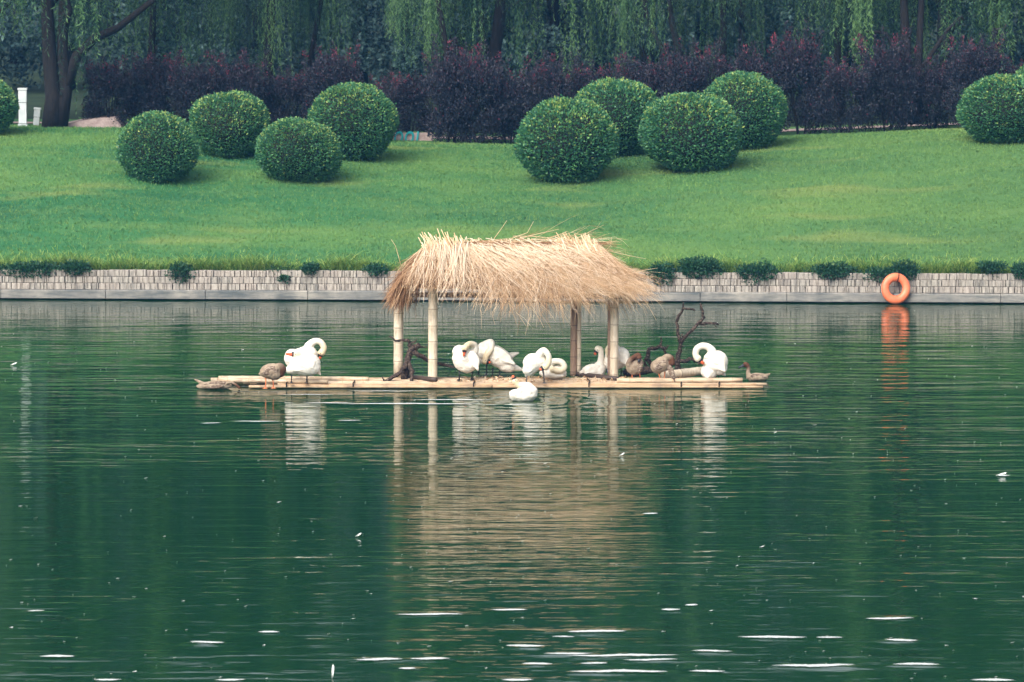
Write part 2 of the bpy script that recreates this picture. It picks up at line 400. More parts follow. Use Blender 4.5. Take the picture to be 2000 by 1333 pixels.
Z[0] = np.minimum(Z[0], WALL_TOP - .05)
nx_, ny_ = len(gxs), len(gs)
ii, jj = np.meshgrid(np.arange(ny_ - 1), np.arange(nx_ - 1), indexing='ij'); ii, jj = ii.ravel(), jj.ravel()
q = np.stack([ii * nx_ + jj, ii * nx_ + jj + 1, (ii + 1) * nx_ + jj + 1, (ii + 1) * nx_ + jj], 1)
mb = MB(); mb.add(np.stack([X.ravel(), Y.ravel(), Z.ravel()], 1), q)
cut = int(np.argmax(gs > 24)); sel = ii < cut
mb = MB(); VV = np.stack([X.ravel(), Y.ravel(), Z.ravel()], 1); mb.add(VV[:(cut + 1) * nx_], q[sel])
kind(mb.build('grass_bank', M['lawn']), 'structure', 'green lawn rising from the lake wall to a low crest')
mb = MB(); mb.add(VV[cut * nx_:], q[~sel] - cut * nx_)
kind(mb.build('park_ground', M['floor']), 'structure', 'dark shaded ground under the trees behind the crest')
# pale path behind the crest
px_ = np.arange(-40, 40.1, .5); rows = []
for yy in (130.9, 131.4, 131.9, 132.5): rows.append(np.stack([px_, np.full_like(px_, yy), ground(px_, np.full_like(px_, yy)) + .03], 1))
V = np.concatenate(rows); k = len(px_); q = np.array([(r * k + i, r * k + i + 1, (r + 1) * k + i + 1, (r + 1) * k + i) for r in range(3) for i in range(k - 1)])
mb = MB(); mb.add(V, q); kind(mb.build('path', M['pink']), 'structure', 'pale pinkish paved path behind the shrubs')
def hit(px, py):
    """where the ray through a picture point meets the bank"""
    d = ray(px, py)
    for y in np.arange(108, 140, .05):
        t = y / d.y; p = Vector((0, 0, CAM_H)) + d * t
        if p.z <= float(ground(p.x, p.y)): return p
    return on_y(px, py, 128)

# grass blades on the bank
ntu = 95000
gx = R.uniform(-16.5, 16.5, ntu); gt = R.uniform(0, 1, ntu); gy = Yw(gx) + .4 + gt * 19.2
gz = ground(gx, gy); B = 3
pos = np.repeat(np.stack([gx, gy, gz - .01], 1), B, 0) + np.concatenate([R.normal(0, .03, (ntu * B, 2)), np.zeros((ntu * B, 1))], 1)
hgt = np.repeat(R.uniform(.035, .085, ntu), B) * R.uniform(.7, 1.2, ntu * B)
lean = R.normal(0, .45, (ntu * B, 2)); wdir = R.normal(0, 1, (ntu * B, 2)); wdir /= np.linalg.norm(wdir, axis=1)[:, None]
wv = np.concatenate([wdir * .010, np.zeros((ntu * B, 1))], 1)
tip = pos + np.stack([lean[:, 0] * hgt, lean[:, 1] * hgt, hgt], 1)
V = np.stack([pos - wv, pos + wv, tip], 1).reshape(-1, 3)
mb = MB(); mb.add(V, np.arange(len(V)).reshape(-1, 3), 0, False, np.repeat(np.repeat(R.uniform(0, 1, ntu) ** 3, B), 3))
kind(mb.build('lawn_grass', M['blade']), 'stuff', 'short mown grass covering the bank')
# longer grass along the top of the wall
nf = 19000
gx = R.uniform(-17, 17, nf); gy = Yw(gx) + .32 + R.exponential(.35, nf); gz = ground(gx, gy)
clump = np.array([noise.noise(Vector((x * .9, 3.1, 0))) for x in gx]); hgt = (.13 + .22 * R.random(nf)) * (1 + .9 * clump) * np.exp(-(gy - Yw(gx) - .3) * .5)
lean = R.normal(0, .5, (nf, 2)); lean[:, 1] -= .5 * (gy - Yw(gx) < .6)
d = np.stack([lean[:, 0], lean[:, 1], np.ones(nf)], 1)
P0 = np.stack([gx, gy, gz - .02], 1); P1 = P0 + d * hgt[:, None] * .55; P2 = P0 + d * hgt[:, None] * np.array([1.35, 1.35, .9])
s = np.stack([R.normal(0, 1, nf), R.normal(0, 1, nf), np.zeros(nf)], 1); s /= np.linalg.norm(s, axis=1)[:, None]; s *= .011
V = np.stack([P0 - s, P0 + s, P1 + s * .8, P1 - s * .8, P2], 1).reshape(-1, 3); b = np.arange(nf)[:, None] * 5
mb = MB(); mb.add(V, [b + np.array([0, 1, 2, 3]), b + np.array([3, 2, 4])], 0, False, np.repeat(R.uniform(0, 1, nf), 5))
kind(mb.build('long_grass', M['fringe']), 'stuff', 'yellow green uncut grass along the top of the lake wall')

# ------------------------------------------------------------------ retaining wall: ledge slabs and three courses of ribbed blocks
LED = .235
wall = thing('retaining_wall', 'low grey stone wall along the far shore, three courses of ribbed blocks on a concrete ledge', 'wall', (0, 108.75, 0))
wdir_ = Vector((1, -.052, 0)).normalized(); wrot = math.atan2(-.052, 1)
def wall_pt(u, back=0.0): return Vector((u, Yw(u) + back, 0)) - Vector(wall.location)
mb = MB(); box(mb, (-320, .12, -.6), (320, .45, WALL_TOP - .03)); o = mb.build('backing', M['concrete'], wall); o.rotation_euler = (0, 0, wrot)
u = -19.0; led = []
while u < 19:
    L = R.uniform(1.9, 2.6); mb = MB(); z1 = LED + R.uniform(-.008, .008)
    box(mb, (.006, -.17, .035), (L - .006, .14, z1 - .02)); v = mb.v[0]; 
    # chamfered top edge
    vv = np.array([(.006, -.17, z1 - .02), (L - .006, -.17, z1 - .02), (L - .006, -.14, z1), (.006, -.14, z1), (.006, .14, z1), (L - .006, .14, z1)])
    mb.add(vv, [np.array([(0, 1, 2, 3), (3, 2, 5, 4)])], 0, False)
    o = mb.build('ledge_slab', M['concrete'], wall, wall_pt(u, 0)); o.rotation_euler = (0, 0, wrot); u += L
def block_mesh(seed, L, ribs, H):
    r = np.random.default_rng(seed); mb = MB()
    xs = [0.0]; cuts = np.sort(r.uniform(.1, .9, ribs - 1) * .35 + np.linspace(.12, .88, ribs - 1) * .65) if ribs > 1 else []
    edges = np.concatenate([[0], np.asarray(cuts) * L, [L]])
    prof = []
    for a, b in zip(edges[:-1], edges[1:]):
        d0 = r.uniform(-.008, .014); g = .009
        prof += [(a + .003, .022), (a + g, -d0 + .004), (b - g, -d0 - .004 + r.uniform(0, .008)), (b - .003, .022)]
    prof = np.array(prof); n_ = len(prof)
    top = H - .006; V = []
    for z, inset in ((.004, .004), (.014, 0), (top - .014, 0), (top, .006)): V += [(x, y + inset, z) for x, y in prof]
    V += [(0.003, .2, .004), (L - .003, .2, .004), (.003, .2, top), (L - .003, .2, top)]
    q = [(rw * n_ + i, rw * n_ + i + 1, (rw + 1) * n_ + i + 1, (rw + 1) * n_ + i) for rw in range(3) for i in range(n_ - 1)]
    k = 4 * n_
    q += [(0, 3 * n_, k + 2, k), (n_ - 1, k + 1, k + 3, 4 * n_ - 1)]
    mb.add(np.array(V), [np.array(q)], 0, False)
    cap_top = [tuple([3 * n_ + i, 3 * n_ + i + 1, k + 2]) for i in range(n_ - 1)] + [(4 * n_ - 1, k + 3, k + 2)]
    mb.f.append((np.array(cap_top), 0, False))
    return mb.mesh('block', [M['block']])
HB = (WALL_TOP - LED) / 3
lens = [.34, .40, .44, .50]; variants = [[block_mesh(i * 7 + j, L, 4 + j % 3, HB) for j in range(4)] for i, L in enumerate(lens)]
for c in range(3):
    u = -14.6 + .13 * c
    while u < 14.8:
        i = int(R.integers(0, 4)); o = link('block', variants[i][int(R.integers(0, 4))], wall, wall_pt(u, -.035 + .035 * c + R.uniform(-.008, .008)))
        o.location.z = LED + HB * c; o.rotation_euler = (0, 0, wrot + R.normal(0, .008)); o.scale = (1, 1, 1 if c < 2 else R.uniform(.92, 1.03)); u += lens[i] + .006

# ------------------------------------------------------------------ clipped round shrubs
def topiary_mesh(seed):
    """unit radius ball of small leaves in the shape of a clipped shrub"""
    n_ = 15000; r = R
    z = 1 - 2 * (np.arange(n_) + .5) / n_; ph = np.arange(n_) * 2.39996 + seed
    z = z + r.normal(0, .01, n_); z = np.clip(z, -1, 1)
    P = np.stack([np.sqrt(1 - z * z) * np.cos(ph), np.sqrt(1 - z * z) * np.sin(ph), z], 1)
    lump = np.array([noise.noise(Vector((a * 2.2 + seed, b * 2.2, c_ * 2.2))) + .5 * noise.noise(Vector((a * 6 + seed, b * 6, c_ * 6))) for a, b, c_ in P])
    rad = 1 + .060 * lump + .11 * np.array([noise.noise(Vector((a * 1.0 + seed * 1.7, b * 1.0, c_ * 1.0 + 4))) for a, b, c_ in P]) - np.abs(r.normal(0, .055, n_))
    shoot = r.random(n_) < .05 * np.clip(z + .4, 0, 1.4); rad[shoot] += r.uniform(.01, .08, shoot.sum())
    pos = P * rad[:, None]; low = pos[:, 2] < -.6
    d, s = leaf_rot(P * .9, .45, .55, n_)
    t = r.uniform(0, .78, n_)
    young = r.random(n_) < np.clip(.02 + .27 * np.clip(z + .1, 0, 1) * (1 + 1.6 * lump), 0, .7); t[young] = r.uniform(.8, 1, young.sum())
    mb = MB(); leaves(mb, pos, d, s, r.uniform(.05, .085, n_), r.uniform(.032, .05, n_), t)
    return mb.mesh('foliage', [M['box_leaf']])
def core_mesh():
    mb = MB(); ellipsoid(mb, (0, 0, 0), (.86, .86, .86)); v = mb.v[0]
    return mb.mesh('inner_twigs', [M['bark']])
TOP = [topiary_mesh(i * 3.3) for i in range(4)]; CORE = core_mesh()
# left px, right px, top py, bottom py, label
shrubs = [(228, 387, 220, 362, 'leftmost fully visible clipped shrub, beside the pale stone slope'),
 (368, 527, 178, 312, 'round clipped shrub standing behind the two left front shrubs, in front of the purple bushes'),
 (498, 665, 232, 363, 'round clipped shrub, second from left in front, half covering a bigger one'),
 (602, 773, 163, 318, 'tall round clipped shrub just left of the teal letters'),
 (1008, 1205, 194, 363, 'largest round clipped shrub, directly above the thatched roof on the bank'),
 (1115, 1290, 152, 312, 'round clipped shrub tucked between and behind the two big front ones'),
 (1247, 1448, 182, 343, 'wide round clipped shrub in front, right of the largest one'),
 (1362, 1532, 141, 298, 'round clipped shrub at the back right of the central group'),
 (1870, 2062, 148, 286, 'round clipped shrub standing by itself at the right edge of the lawn'),
 (-128, 33, 148, 268, 'dark round clipped shrub cut off by the left edge of the picture'),
 (1968, 2120, 122, 252, 'round clipped shrub at the far right, mostly behind its neighbour')]
for i, (x0, x1, y0, y1, lab) in enumerate(shrubs):
    cx = (x0 + x1) / 2; b = hit(cx, y1 - 3)
    if b.y > 127: b = on_y(cx, y1, 127.0)
    s_ = ppm(b.y); rw = (x1 - x0) / 2 / s_; rh = (y1 - y0) / 2 / s_
    by = b.y + rw * .45; gz_ = float(ground(b.x, by)); cz = CAM_H - 0; 
    pc = on_y(cx, (y0 + y1) / 2, by)
    t = thing('clipped_shrub', lab, 'shrub', (pc.x, by, gz_), group='clipped round shrubs on the bank')
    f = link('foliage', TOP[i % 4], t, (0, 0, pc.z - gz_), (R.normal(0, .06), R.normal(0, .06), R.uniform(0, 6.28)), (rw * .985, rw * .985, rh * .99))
    link('inner_twigs', CORE, t, (0, 0, pc.z - gz_), (0, 0, 0), (rw, rw, rh))
    mb = MB(); tube(mb, [(0, 0, -.15), (0.02, 0, .2), (0, .03, pc.z - gz_)], [.09, .07, .05]); mb.build('trunk', M['bark'], t)

# ------------------------------------------------------------------ purple plum shrubs behind the crest
def plum_meshes(seed, H=2.7, W=1.15):
    r = np.random.default_rng(seed); mb = MB(); st = MB()
    n_stem = 5; tips = []
    for i in range(n_stem):
        a = r.uniform(0, 6.28); sx, sy = math.cos(a) * .12, math.sin(a) * .12
        p = [(sx, sy, -.1), (sx * 2.2, sy * 2.2, .5), (sx * 4, sy * 4, 1.2), (sx * 5, sy * 5, 1.9)]
        tube(st, p, [.035, .03, .022, .01], 6)
        for j in range(3):
            aa = r.uniform(0, 6.28); q0 = np.array(p[1 + j % 2]); tube(st, [q0, q0 + (math.cos(aa) * .35, math.sin(aa) * .35, .5)], [.014, .006], 5)
    # main crown volume: shells of clumps
    ncl = 62; cl = []
    for i in range(ncl):
        z = r.uniform(.22, H * .78) ; wr = W * (.70 + .5 * math.sin(min(1, z / (H * .75)) * math.pi * .8)) * .9 * (1 - .5 * (z / (H * .78)) ** 3)
        a = r.uniform(0, 6.28); rr = wr * math.sqrt(r.uniform(.1, 1)); cl.append((math.cos(a) * rr, math.sin(a) * rr, z, r.uniform(.28, .42)))
    pos = []; hz = []
    for x, y, z, s_ in cl:
        k = 190; p = r.normal(0, 1, (k, 3)); p /= np.linalg.norm(p, axis=1)[:, None]; p *= (s_ * r.uniform(.5, 1.0, k) ** .5)[:, None]
        pos.append(p + (x, y, z))
    pos = np.concatenate(pos); t = np.clip(r.uniform(0, .66, len(pos)) + .10 * (pos[:, 2] > H * .6), 0, .8)
    red = r.random(len(pos)) < .01 + .05 * (pos[:, 2] > H * .66); t[red] = r.uniform(.8, .92, red.sum())
    c = pos * [1, 1, .4]; c /= np.linalg.norm(c, axis=1)[:, None]
    d, s = leaf_rot(c * .6, .5, .7, len(pos)); leaves(mb, pos, d, s, r.uniform(.06, .10, len(pos)), r.uniform(.035, .055, len(pos)), t)
    # upright shoots with red young leaves at the tips
    for i in range(34):
        a = r.uniform(0, 6.28); rr = W * .95 * math.sqrt(r.random()); z0 = H * r.uniform(.55, .72); ln = r.uniform(.4, 1.05)
        tilt = np.array([math.cos(a) * .25 * rr, math.sin(a) * .25 * rr, 1.0]); p0 = np.array([math.cos(a) * rr, math.sin(a) * rr, z0])
        tube(st, [p0, p0 + tilt * ln], [.008, .003], 4, cap=False)
        k = int(44 * ln / .5); u_ = r.random(k); P = p0 + tilt * (u_ * ln)[:, None]; o = r.normal(0, 1, (k, 3)); o[:, 2] *= .2
        P = P + o * (.05 + .06 * (1 - u_))[:, None] * .7
        d, s = leaf_rot(o * .5, .9, .4, k); t = np.where(u_ > .72, r.uniform(.72, .98, k), r.uniform(.3, .8, k)) if r.random() < .42 else r.uniform(.2, .8, k)
        leaves(mb, P, d, s, r.uniform(.06, .10, k), r.uniform(.03, .05, k), t)
    return mb.mesh('foliage', [M['plum_leaf']]), st.mesh('stems', [M['bark']])
PL = [plum_meshes(40 + i) for i in range(4)]
plum = [(215, 118, 'leftmost dark purple plum bush next to the big forked willow'), (300, 112, 'dark purple plum bush behind the leftmost clipped shrub'),
 (385, 105, 'dusky purple plum bush behind the gap left of the second clipped shrub'), (475, 125, 'low purple plum bush behind the second clipped shrub'),
 (560, 122, 'purple plum bush in front of the straight dark willow trunk'), (650, 120, 'purple plum bush behind the tall shrub beside the teal letters'),
 (718, 132, 'thin topped purple plum bush right of the tall clipped shrub'), (884, 118, 'purple plum bush with its lowest twigs over the last teal letter'), (800, 124, 'purple plum bush set back directly above the teal letters'),
 (935, 122, 'purple plum bush just right of the teal letters'), (995, 125, 'purple plum bush left of the largest clipped shrub'),
 (1075, 128, 'purple plum bush behind the largest clipped shrub'), (1170, 120, 'reddish purple plum bush behind the tucked in clipped shrub'),
 (1265, 112, 'reddish purple plum bush in the dip between the two right trees'), (1350, 100, 'plum bush with red shoots behind the wide clipped shrub'),
 (1460, 88, 'tall plum bush with crimson shoots behind the back right clipped shrub'), (1565, 84, 'tallest plum bush with crimson tips, right of the clipped group'),
 (1650, 100, 'dark plum bush with scattered red tips above the bare lawn crest'), (1735, 96, 'dark plum bush where the crest starts to rise at right'),
 (1820, 100, 'purple plum bush left of the lone right clipped shrub'), (1905, 98, 'purple plum bush behind the lone right clipped shrub'), (1990, 100, 'purple plum bush at the right picture edge')]
for i, (cx, ty, lab) in enumerate(plum):
    y = 131.7 if 'set back' in lab else 128.7 + .5 * math.sin(i * 2.1); b = on_y(cx, 270, y); gz_ = float(ground(b.x, y)); top = on_y(cx, ty, y).z
    sc_ = (top - gz_) / 2.55; t = thing('plum_bush', lab, 'bush', (b.x, y, gz_), (0, 0, R.uniform(0, 6.28)), 'purple leaved plum bushes behind the bank', None, (.72, .72, sc_ * (1 + .15 * math.sin(i * 2.9))))
    link('foliage', PL[i % 4][0], t); link('stems', PL[i % 4][1], t)

# ------------------------------------------------------------------ willows
def willow_crown(seed, n_str=600, rad=3.8, H=19.5):
    r = np.random.default_rng(seed); mb = MB(); st = []
    ncl = 30; cl = [(r.uniform(0, 6.28), rad * math.sqrt(r.uniform(.05, 1))) for _ in range(ncl)]
    allp, alld, allt = [], [], []
    for i in range(n_str):
        a, rr = cl[i % ncl]; cx, cy = math.cos(a) * rr, math.sin(a) * rr
        x, y = cx + r.normal(0, .20), cy + r.normal(0, .20)
        lev = r.random()
        z1 = (H - 1.1 * (rr / rad) ** 2 * 5) * (.45 + .55 * lev) + r.normal(0, .3); ln = r.uniform(3.5, 8.5)
        zend = z1 - ln; lim = 2.2 + 3.4 * noise.noise(Vector((a * 2.4, rr * .9, seed))) + r.uniform(0, .9)
        if lev < .62: zend = min(zend, lim + r.uniform(0, 1.2))
        zend = max(zend, lim); ln = z1 - zend
        if ln < .6: continue
        k = int(ln / .056); u_ = (np.arange(k) + r.random(k)) / k; out = np.array([math.cos(a), math.sin(a)])
        sway = r.normal(0, .22, 2); px = x + out[0] * .5 * np.sqrt(u_) + sway[0] * u_ ** 2 + .04 * np.sin(u_ * 9 + i); py = y + out[1] * .5 * np.sqrt(u_) + sway[1] * u_ ** 2
        P = np.stack([px, py, z1 - u_ * ln], 1); D = r.normal(0, .62, (k, 3)); D[:, 2] = -r.uniform(.3, 1.2, k)
        D /= np.linalg.norm(D, axis=1)[:, None]; allp.append(P); alld.append(D)
        base = .36 + 1.25 * noise.noise(Vector((a * 4, rr * 1.3, seed * 2.0))) + .22 * r.random(); allt.append(np.clip(base + r.normal(0, .14, k) + .25 * (u_ > .75), 0, 1))
    P, D, T = map(np.concatenate, (allp, alld, allt)); n_ = len(P)
    s = np.cross(D, r.normal(0, 1, (n_, 3))); s /= np.linalg.norm(s, axis=1)[:, None]
    leaves(mb, P, D, s, r.uniform(.11, .19, n_), r.uniform(.020, .034, n_), T)
    return mb.mesh('crown', [M['willow_leaf']])
def limb_path(p0, dirv, ln, r, n_=6, droop=.0):
    pts = [np.array(p0, float)]; d = np.array(dirv, float); d /= np.linalg.norm(d)
    for i in range(n_ - 1):
        d = d + r.normal(0, .10, 3); d[2] += .06 - droop * i; d /= np.linalg.norm(d); pts.append(pts[-1] + d * ln / (n_ - 1))
    return pts
def willow_trunk(seed, path, r0, forks=()):
    """path in local metres; forks: extra limbs as (path, r0)"""
    r = np.random.default_rng(seed); mb = MB(); P = np.array(path, float); n_ = len(P)
    rad = np.interp(np.linspace(0, 1, n_), [0, .06, .5, 1], [r0 * 1.35, r0, r0 * .8, r0 * .45]); tube(mb, P, rad, 10)
    top = P[-1]
    for i in range(7):
        a = i * .9 + r.uniform(0, .5); p0 = P[int(n_ * r.uniform(.6, .95)) - 0 if n_ > 3 else -1]
        lp = limb_path(p0, (math.cos(a), math.sin(a), 1.1), r.uniform(4, 6), r); tube(mb, lp, np.linspace(r0 * .4, .03, len(lp)), 7)
    for fp, fr in forks: tube(mb, fp, np.linspace(fr, fr * .45, len(fp)), 8)
    return mb.mesh('trunk', [M['bark']])
WC = [willow_crown(5), willow_crown(9), willow_crown(14)]
def wl(px, y, pts, z0=None):
    """picture polyline -> local path at depth y; goes on upward above the frame"""
    b = on_y(px, 250, y); gz_ = float(ground(b.x, y)); out = []
    for (x_, y_) in pts: p = on_y(x_, y_, y); out.append((p.x - b.x, 0, p.z - gz_))
    return (b.x, y, gz_), out
willows = [
 # base px, depth, trunk polyline, radius px, forks, crown index, crown scale, label
 (108, 127.6, [(102, 252), (104, 190), (96, 100), (92, 20), (96, -120), (100, -330)], 17, [([(118, 245), (128, 180), (122, 90), (124, 0), (140, -200)], 15), ([(122, 190), (150, 110), (185, 75), (230, 55), (300, 0)], 12), ([(124, 60), (135, 20), (110, -60), (90, -200)], 9)], 0, 1.0, 'big dark willow with several trunks at left, beside the white pillar'),
 (-90, 131, [(-90, 250), (-92, 100), (-80, -250)], 12, [], 1, 1.0, 'willow at the left edge whose curtain hangs over the dark cut off shrub'),
 (523, 133, [(521, 260), (523, 120), (529, 0), (535, -150), (540, -350)], 12, [], 2, .50, 'willow with one straight dark trunk behind the second and third clipped shrubs'),
 (612, 139, [(596, 240), (606, 120), (622, 30), (640, -60), (650, -300)], 6, [], 0, .30, 'slender leaning willow just right of the straight trunked one'),
 (300, 137, [(300, 250), (296, 100), (310, -300)], 9, [], 2, .75, 'willow behind the leftmost purple bushes, trunk hidden by foliage'),
 (875, 132, [(882, 270), (880, 160), (868, 80), (855, 0), (845, -100), (850, -300)], 8, [], 1, .58, 'willow with a thin trunk leaning left above the teal letters'),
 (1010, 135.5, [(965, 270), (962, 130), (975, 40), (985, -60), (990, -300)], 15, [([(962, 130), (940, 60), (938, -40), (900, -200)], 8)], 2, .82, 'full willow with a bright hanging curtain behind the largest clipped shrub'),
 (1325, 133, [(1338, 260), (1326, 110), (1314, 50), (1306, 0), (1300, -300)], 8, [([(1330, 150), (1300, 110), (1275, 60), (1255, 0), (1240, -100)], 6)], 0, .60, 'willow with two thin crossing trunks above the wide clipped shrub'),
 (1410, 138, [(1420, 260), (1412, 100), (1405, -300)], 10, [], 1, .36, 'willow behind the tallest crimson tipped plum bushes'),
 (1765, 132.5, [(1775, 265), (1772, 140), (1768, 60), (1765, 0), (1765, -300)], 12, [([(1775, 150), (1755, 110), (1730, 65), (1690, 60)], 6), ([(1772, 160), (1810, 120), (1850, 60), (1880, 30)], 6), ([(1790, 260), (1795, 100), (1800, 0), (1810, -200)], 9)], 2, .85, 'dark many limbed willow behind the right hand plum bushes'),
 (1950, 136, [(1950, 260), (1945, 100), (1960, -300)], 10, [], 0, 1.0, 'willow behind the lone clipped shrub at right'),
 (2120, 132, [(2120, 260), (2118, 100), (2120, -300)], 11, [], 1, 1.0, 'willow at the right picture edge, trunk outside the frame'),
 (1640, 140, [(1640, 260), (1636, 100), (1650, -300)], 10, [], 0, .48, 'willow between the dark many limbed one and the crimson plum bushes, set back')]
for i, (px, y, pl, rp, forks, ci, cs, lab) in enumerate(willows):
    loc, path = wl(px, y, pl); s_ = ppm(y); fk = []
    for fp, fr in forks: fk.append(([p for p in wl(px, y, fp)[1]], fr / s_))
    path = [path[0][:2] + (path[0][2],)] + path[1:]; path[0] = (path[0][0], 0, min(path[0][2], -.1))
    t = thing('willow_tree', lab, 'tree', loc, group='weeping willows behind the bank')
    link('trunk', willow_trunk(i + 70, path, rp / s_, fk), t)
    link('crown', WC[ci], t, (path[-1][0] * .5, .3, 0), (0, 0, i * 1.7), (cs, cs, 1))

# ------------------------------------------------------------------ far trees fading into the haze
def far_tree(seed, H=25, W=7.5):
    r = np.random.default_rng(seed); mb = MB(); tr = MB()
    tube(tr, [(0, 0, -.3), (.1, 0, 3), (0, .1, 8), (.2, 0, 13)], [.32, .25, .18, .06], 8)
    for i in range(10):
        a = i * 2.4; z = 2 + i * .95; tube(tr, limb_path((0, 0, z), (math.cos(a), math.sin(a), .8), 4.5, r), np.linspace(.10, .02, 6), 6)
    pos = []
    for i in range(110):
        z = r.uniform(.9, H); wr = W * .5 * math.sin(math.pi * min(1, (z + 3.5) / (H + 4))) ** .6 * 1.25; a = r.uniform(0, 6.28); rr = wr * math.sqrt(r.random())
        k = 300; p = r.normal(0, 1, (k, 3)); p /= np.linalg.norm(p, axis=1)[:, None]; p *= (r.uniform(.7, 1.3) * r.uniform(.5, 1, k) ** .5)[:, None]
        pos.append(p * [1, 1, .7] + (math.cos(a) * rr, math.sin(a) * rr, z))
    pos = np.concatenate(pos); c = pos * [1, 1, .3]; c /= np.linalg.norm(c, axis=1)[:, None]
    d, s = leaf_rot(c * .6, .3, .7, len(pos)); leaves(mb, pos, d, s, r.uniform(.14, .24, len(pos)), r.uniform(.09, .15, len(pos)), r.uniform(0, 1, len(pos)))
    return mb.mesh('crown', [M['far_leaf']]), tr.mesh('trunk', [M['bark']])
FT = [far_tree(3), far_tree(8), far_tree(21)]
places = ['behind the big forked willow', 'behind the leftmost purple bushes', 'behind the second clipped shrub', 'behind the straight trunked willow', 'above the tall clipped shrub',
  'above the teal letters', 'behind the bright willow curtain', 'right of the bright willow curtain', 'behind the two crossing trunks', 'behind the crimson plum bushes', 'behind the many limbed willow', 'at the right edge']
for i in range(24):
    row = i // 12; k = i % 12; px = -60 + k * 190 + row * 95; y = 158 + 22 * row + 3 * math.sin(i * 2.3); p = on_y(px, 200, y); gz_ = float(ground(p.x, y)); s_ = 1 + .12 * math.sin(i * 1.9)
    lab = ('hazy broadleaf tree in the nearer row, ' if row == 0 else 'faint blue broadleaf tree in the far row, ') + places[k]
    t = thing('broadleaf_tree', lab, 'tree', (p.x, y, gz_ - .1), (0, 0, i * 1.3), 'hazy trees beyond the willows', None, (s_, s_, s_)); link('crown', FT[i % 3][0], t); link('trunk', FT[i % 3][1], t)
# a denser far wood closes the view behind and beside them
r_ = R; pos = []
for i in range(1400):
    x = r_.uniform(-150, 150); y = r_.uniform(205, 235) - .12 * abs(x) ** 1.0; z = 2 + 36 * r_.random() ** .8; k = 150; p = r_.normal(0, 1, (k, 3)); p /= np.linalg.norm(p, axis=1)[:, None]
    pos.append(p * r_.uniform(1.2, 2.6) * np.array([1, 1, .8]) + (x, y, z))
pos = np.concatenate(pos); c = np.tile([0, -1.0, .3], (len(pos), 1)); d, s = leaf_rot(c, .3, .7, len(pos))
mb = MB(); leaves(mb, pos, d, s, r_.uniform(.32, .55, len(pos)), r_.uniform(.25, .38, len(pos)), r_.uniform(0, 1, len(pos)))
kind(mb.build('distant_wood', M['far_leaf']), 'stuff', 'far wood reading as one dark mass behind the park trees')

# ------------------------------------------------------------------ small built things behind the crest
def pillar(cx, yb, yt, wpx, y, lab, lean=0):
    b = on_y(cx, yb, y); s_ = ppm(y); W = wpx / s_; H = (yb - yt) / s_ + .25; gz_ = b.z - .25
    t = thing('stone_pillar', lab, 'pillar', (b.x, y, gz_), (0, lean, 0), 'white pillars by the left edge')
    for nm, a, c_, e in (('base_block', 0, .30, .10), ('shaft', .30, .74, 0), ('capital', .74, 1, .03)):
        mb = MB(); w = W / 2 * (1 + e * 2); box(mb, (-w, -w, H * a + .004), (w, w, H * c_ - .012)); mb.build(nm, M['white_stone'], t)
    mb = MB(); w = W * .62; box(mb, (-w, -w, H), (w, w, H + .05)); mb.build('cap', M['white_stone'], t)
pillar(45, 252, 176, 15, 128.6, 'taller white stone pillar between the cut off shrub and the big willow')
pillar(68, 253, 214, 11, 129.4, 'short white stone pillar leaning beside the taller one', .10)
# sloping pink stone slab at left
pts = [(116, 262), (118, 245), (150, 238), (190, 232), (224, 229), (232, 240), (246, 262)]
P3 = [on_y(a, b, 127.9) for a, b in pts]; o0 = P3[0].copy(); V = [(p.x - o0.x, dy, p.z - o0.z) for dy in (0, 1.6) for p in P3]; k = len(pts)
V = np.array(V); mb = MB(); mb.add(V, [np.array([(i, i + 1, k + i + 1, k + i) for i in range(k - 1)])], 0, False)
mb.f.append((np.array([[i for i in range(k)]]), 0, False)); mb.f.append((np.array([[k + i for i in reversed(range(k))]]), 0, False))
t = mb.build('stone_slope', M['pink'], None, o0); t['label'] = 'low pale pink stone slope rising rightwards beside the big dark willow'; t['category'] = 'stone slope'
# pink sign wall with teal letters, low behind the crest
y = 130.0; A = on_y(758, 292, y); Bp = on_y(846, 292, y); top = on_y(800, 260, y).z
sg = thing('sign_wall', 'low pink stone sign with teal letters showing between plum stems and the tall clipped shrub', 'sign', (A.x, y, A.z))
mb = MB(); box(mb, (0, 0, -.1), (Bp.x - A.x, .18, top - A.z)); mb.build('sign_panel', M['pink'], sg)
def letter(ch, x, z, hgt):
    cu = bpy.data.curves.new('letter', 'FONT'); cu.body = ch; cu.size = hgt * 1.42; cu.extrude = .02; cu.offset = .012; cu.shear = .2
    tmp = bpy.data.objects.new('tmp', cu); C.objects.link(tmp); dg = bpy.context.evaluated_depsgraph_get()
    me = bpy.data.meshes.new_from_object(tmp.evaluated_get(dg)); bpy.data.objects.remove(tmp); me.materials.clear(); me.materials.append(M['teal'])
    o = link('letter', me, sg, (x, -.025, z), (math.pi / 2, 0, 0), (.72, 1, 1)); return o
s_ = ppm(y); lh = 22 / s_; zb = on_y(800, 279, y).z - A.z
letter('O', (768 - 758) / s_, zb, lh); letter('O', (789 - 758) / s_, zb, lh); letter('L', (811 - 758) / s_, zb, lh)

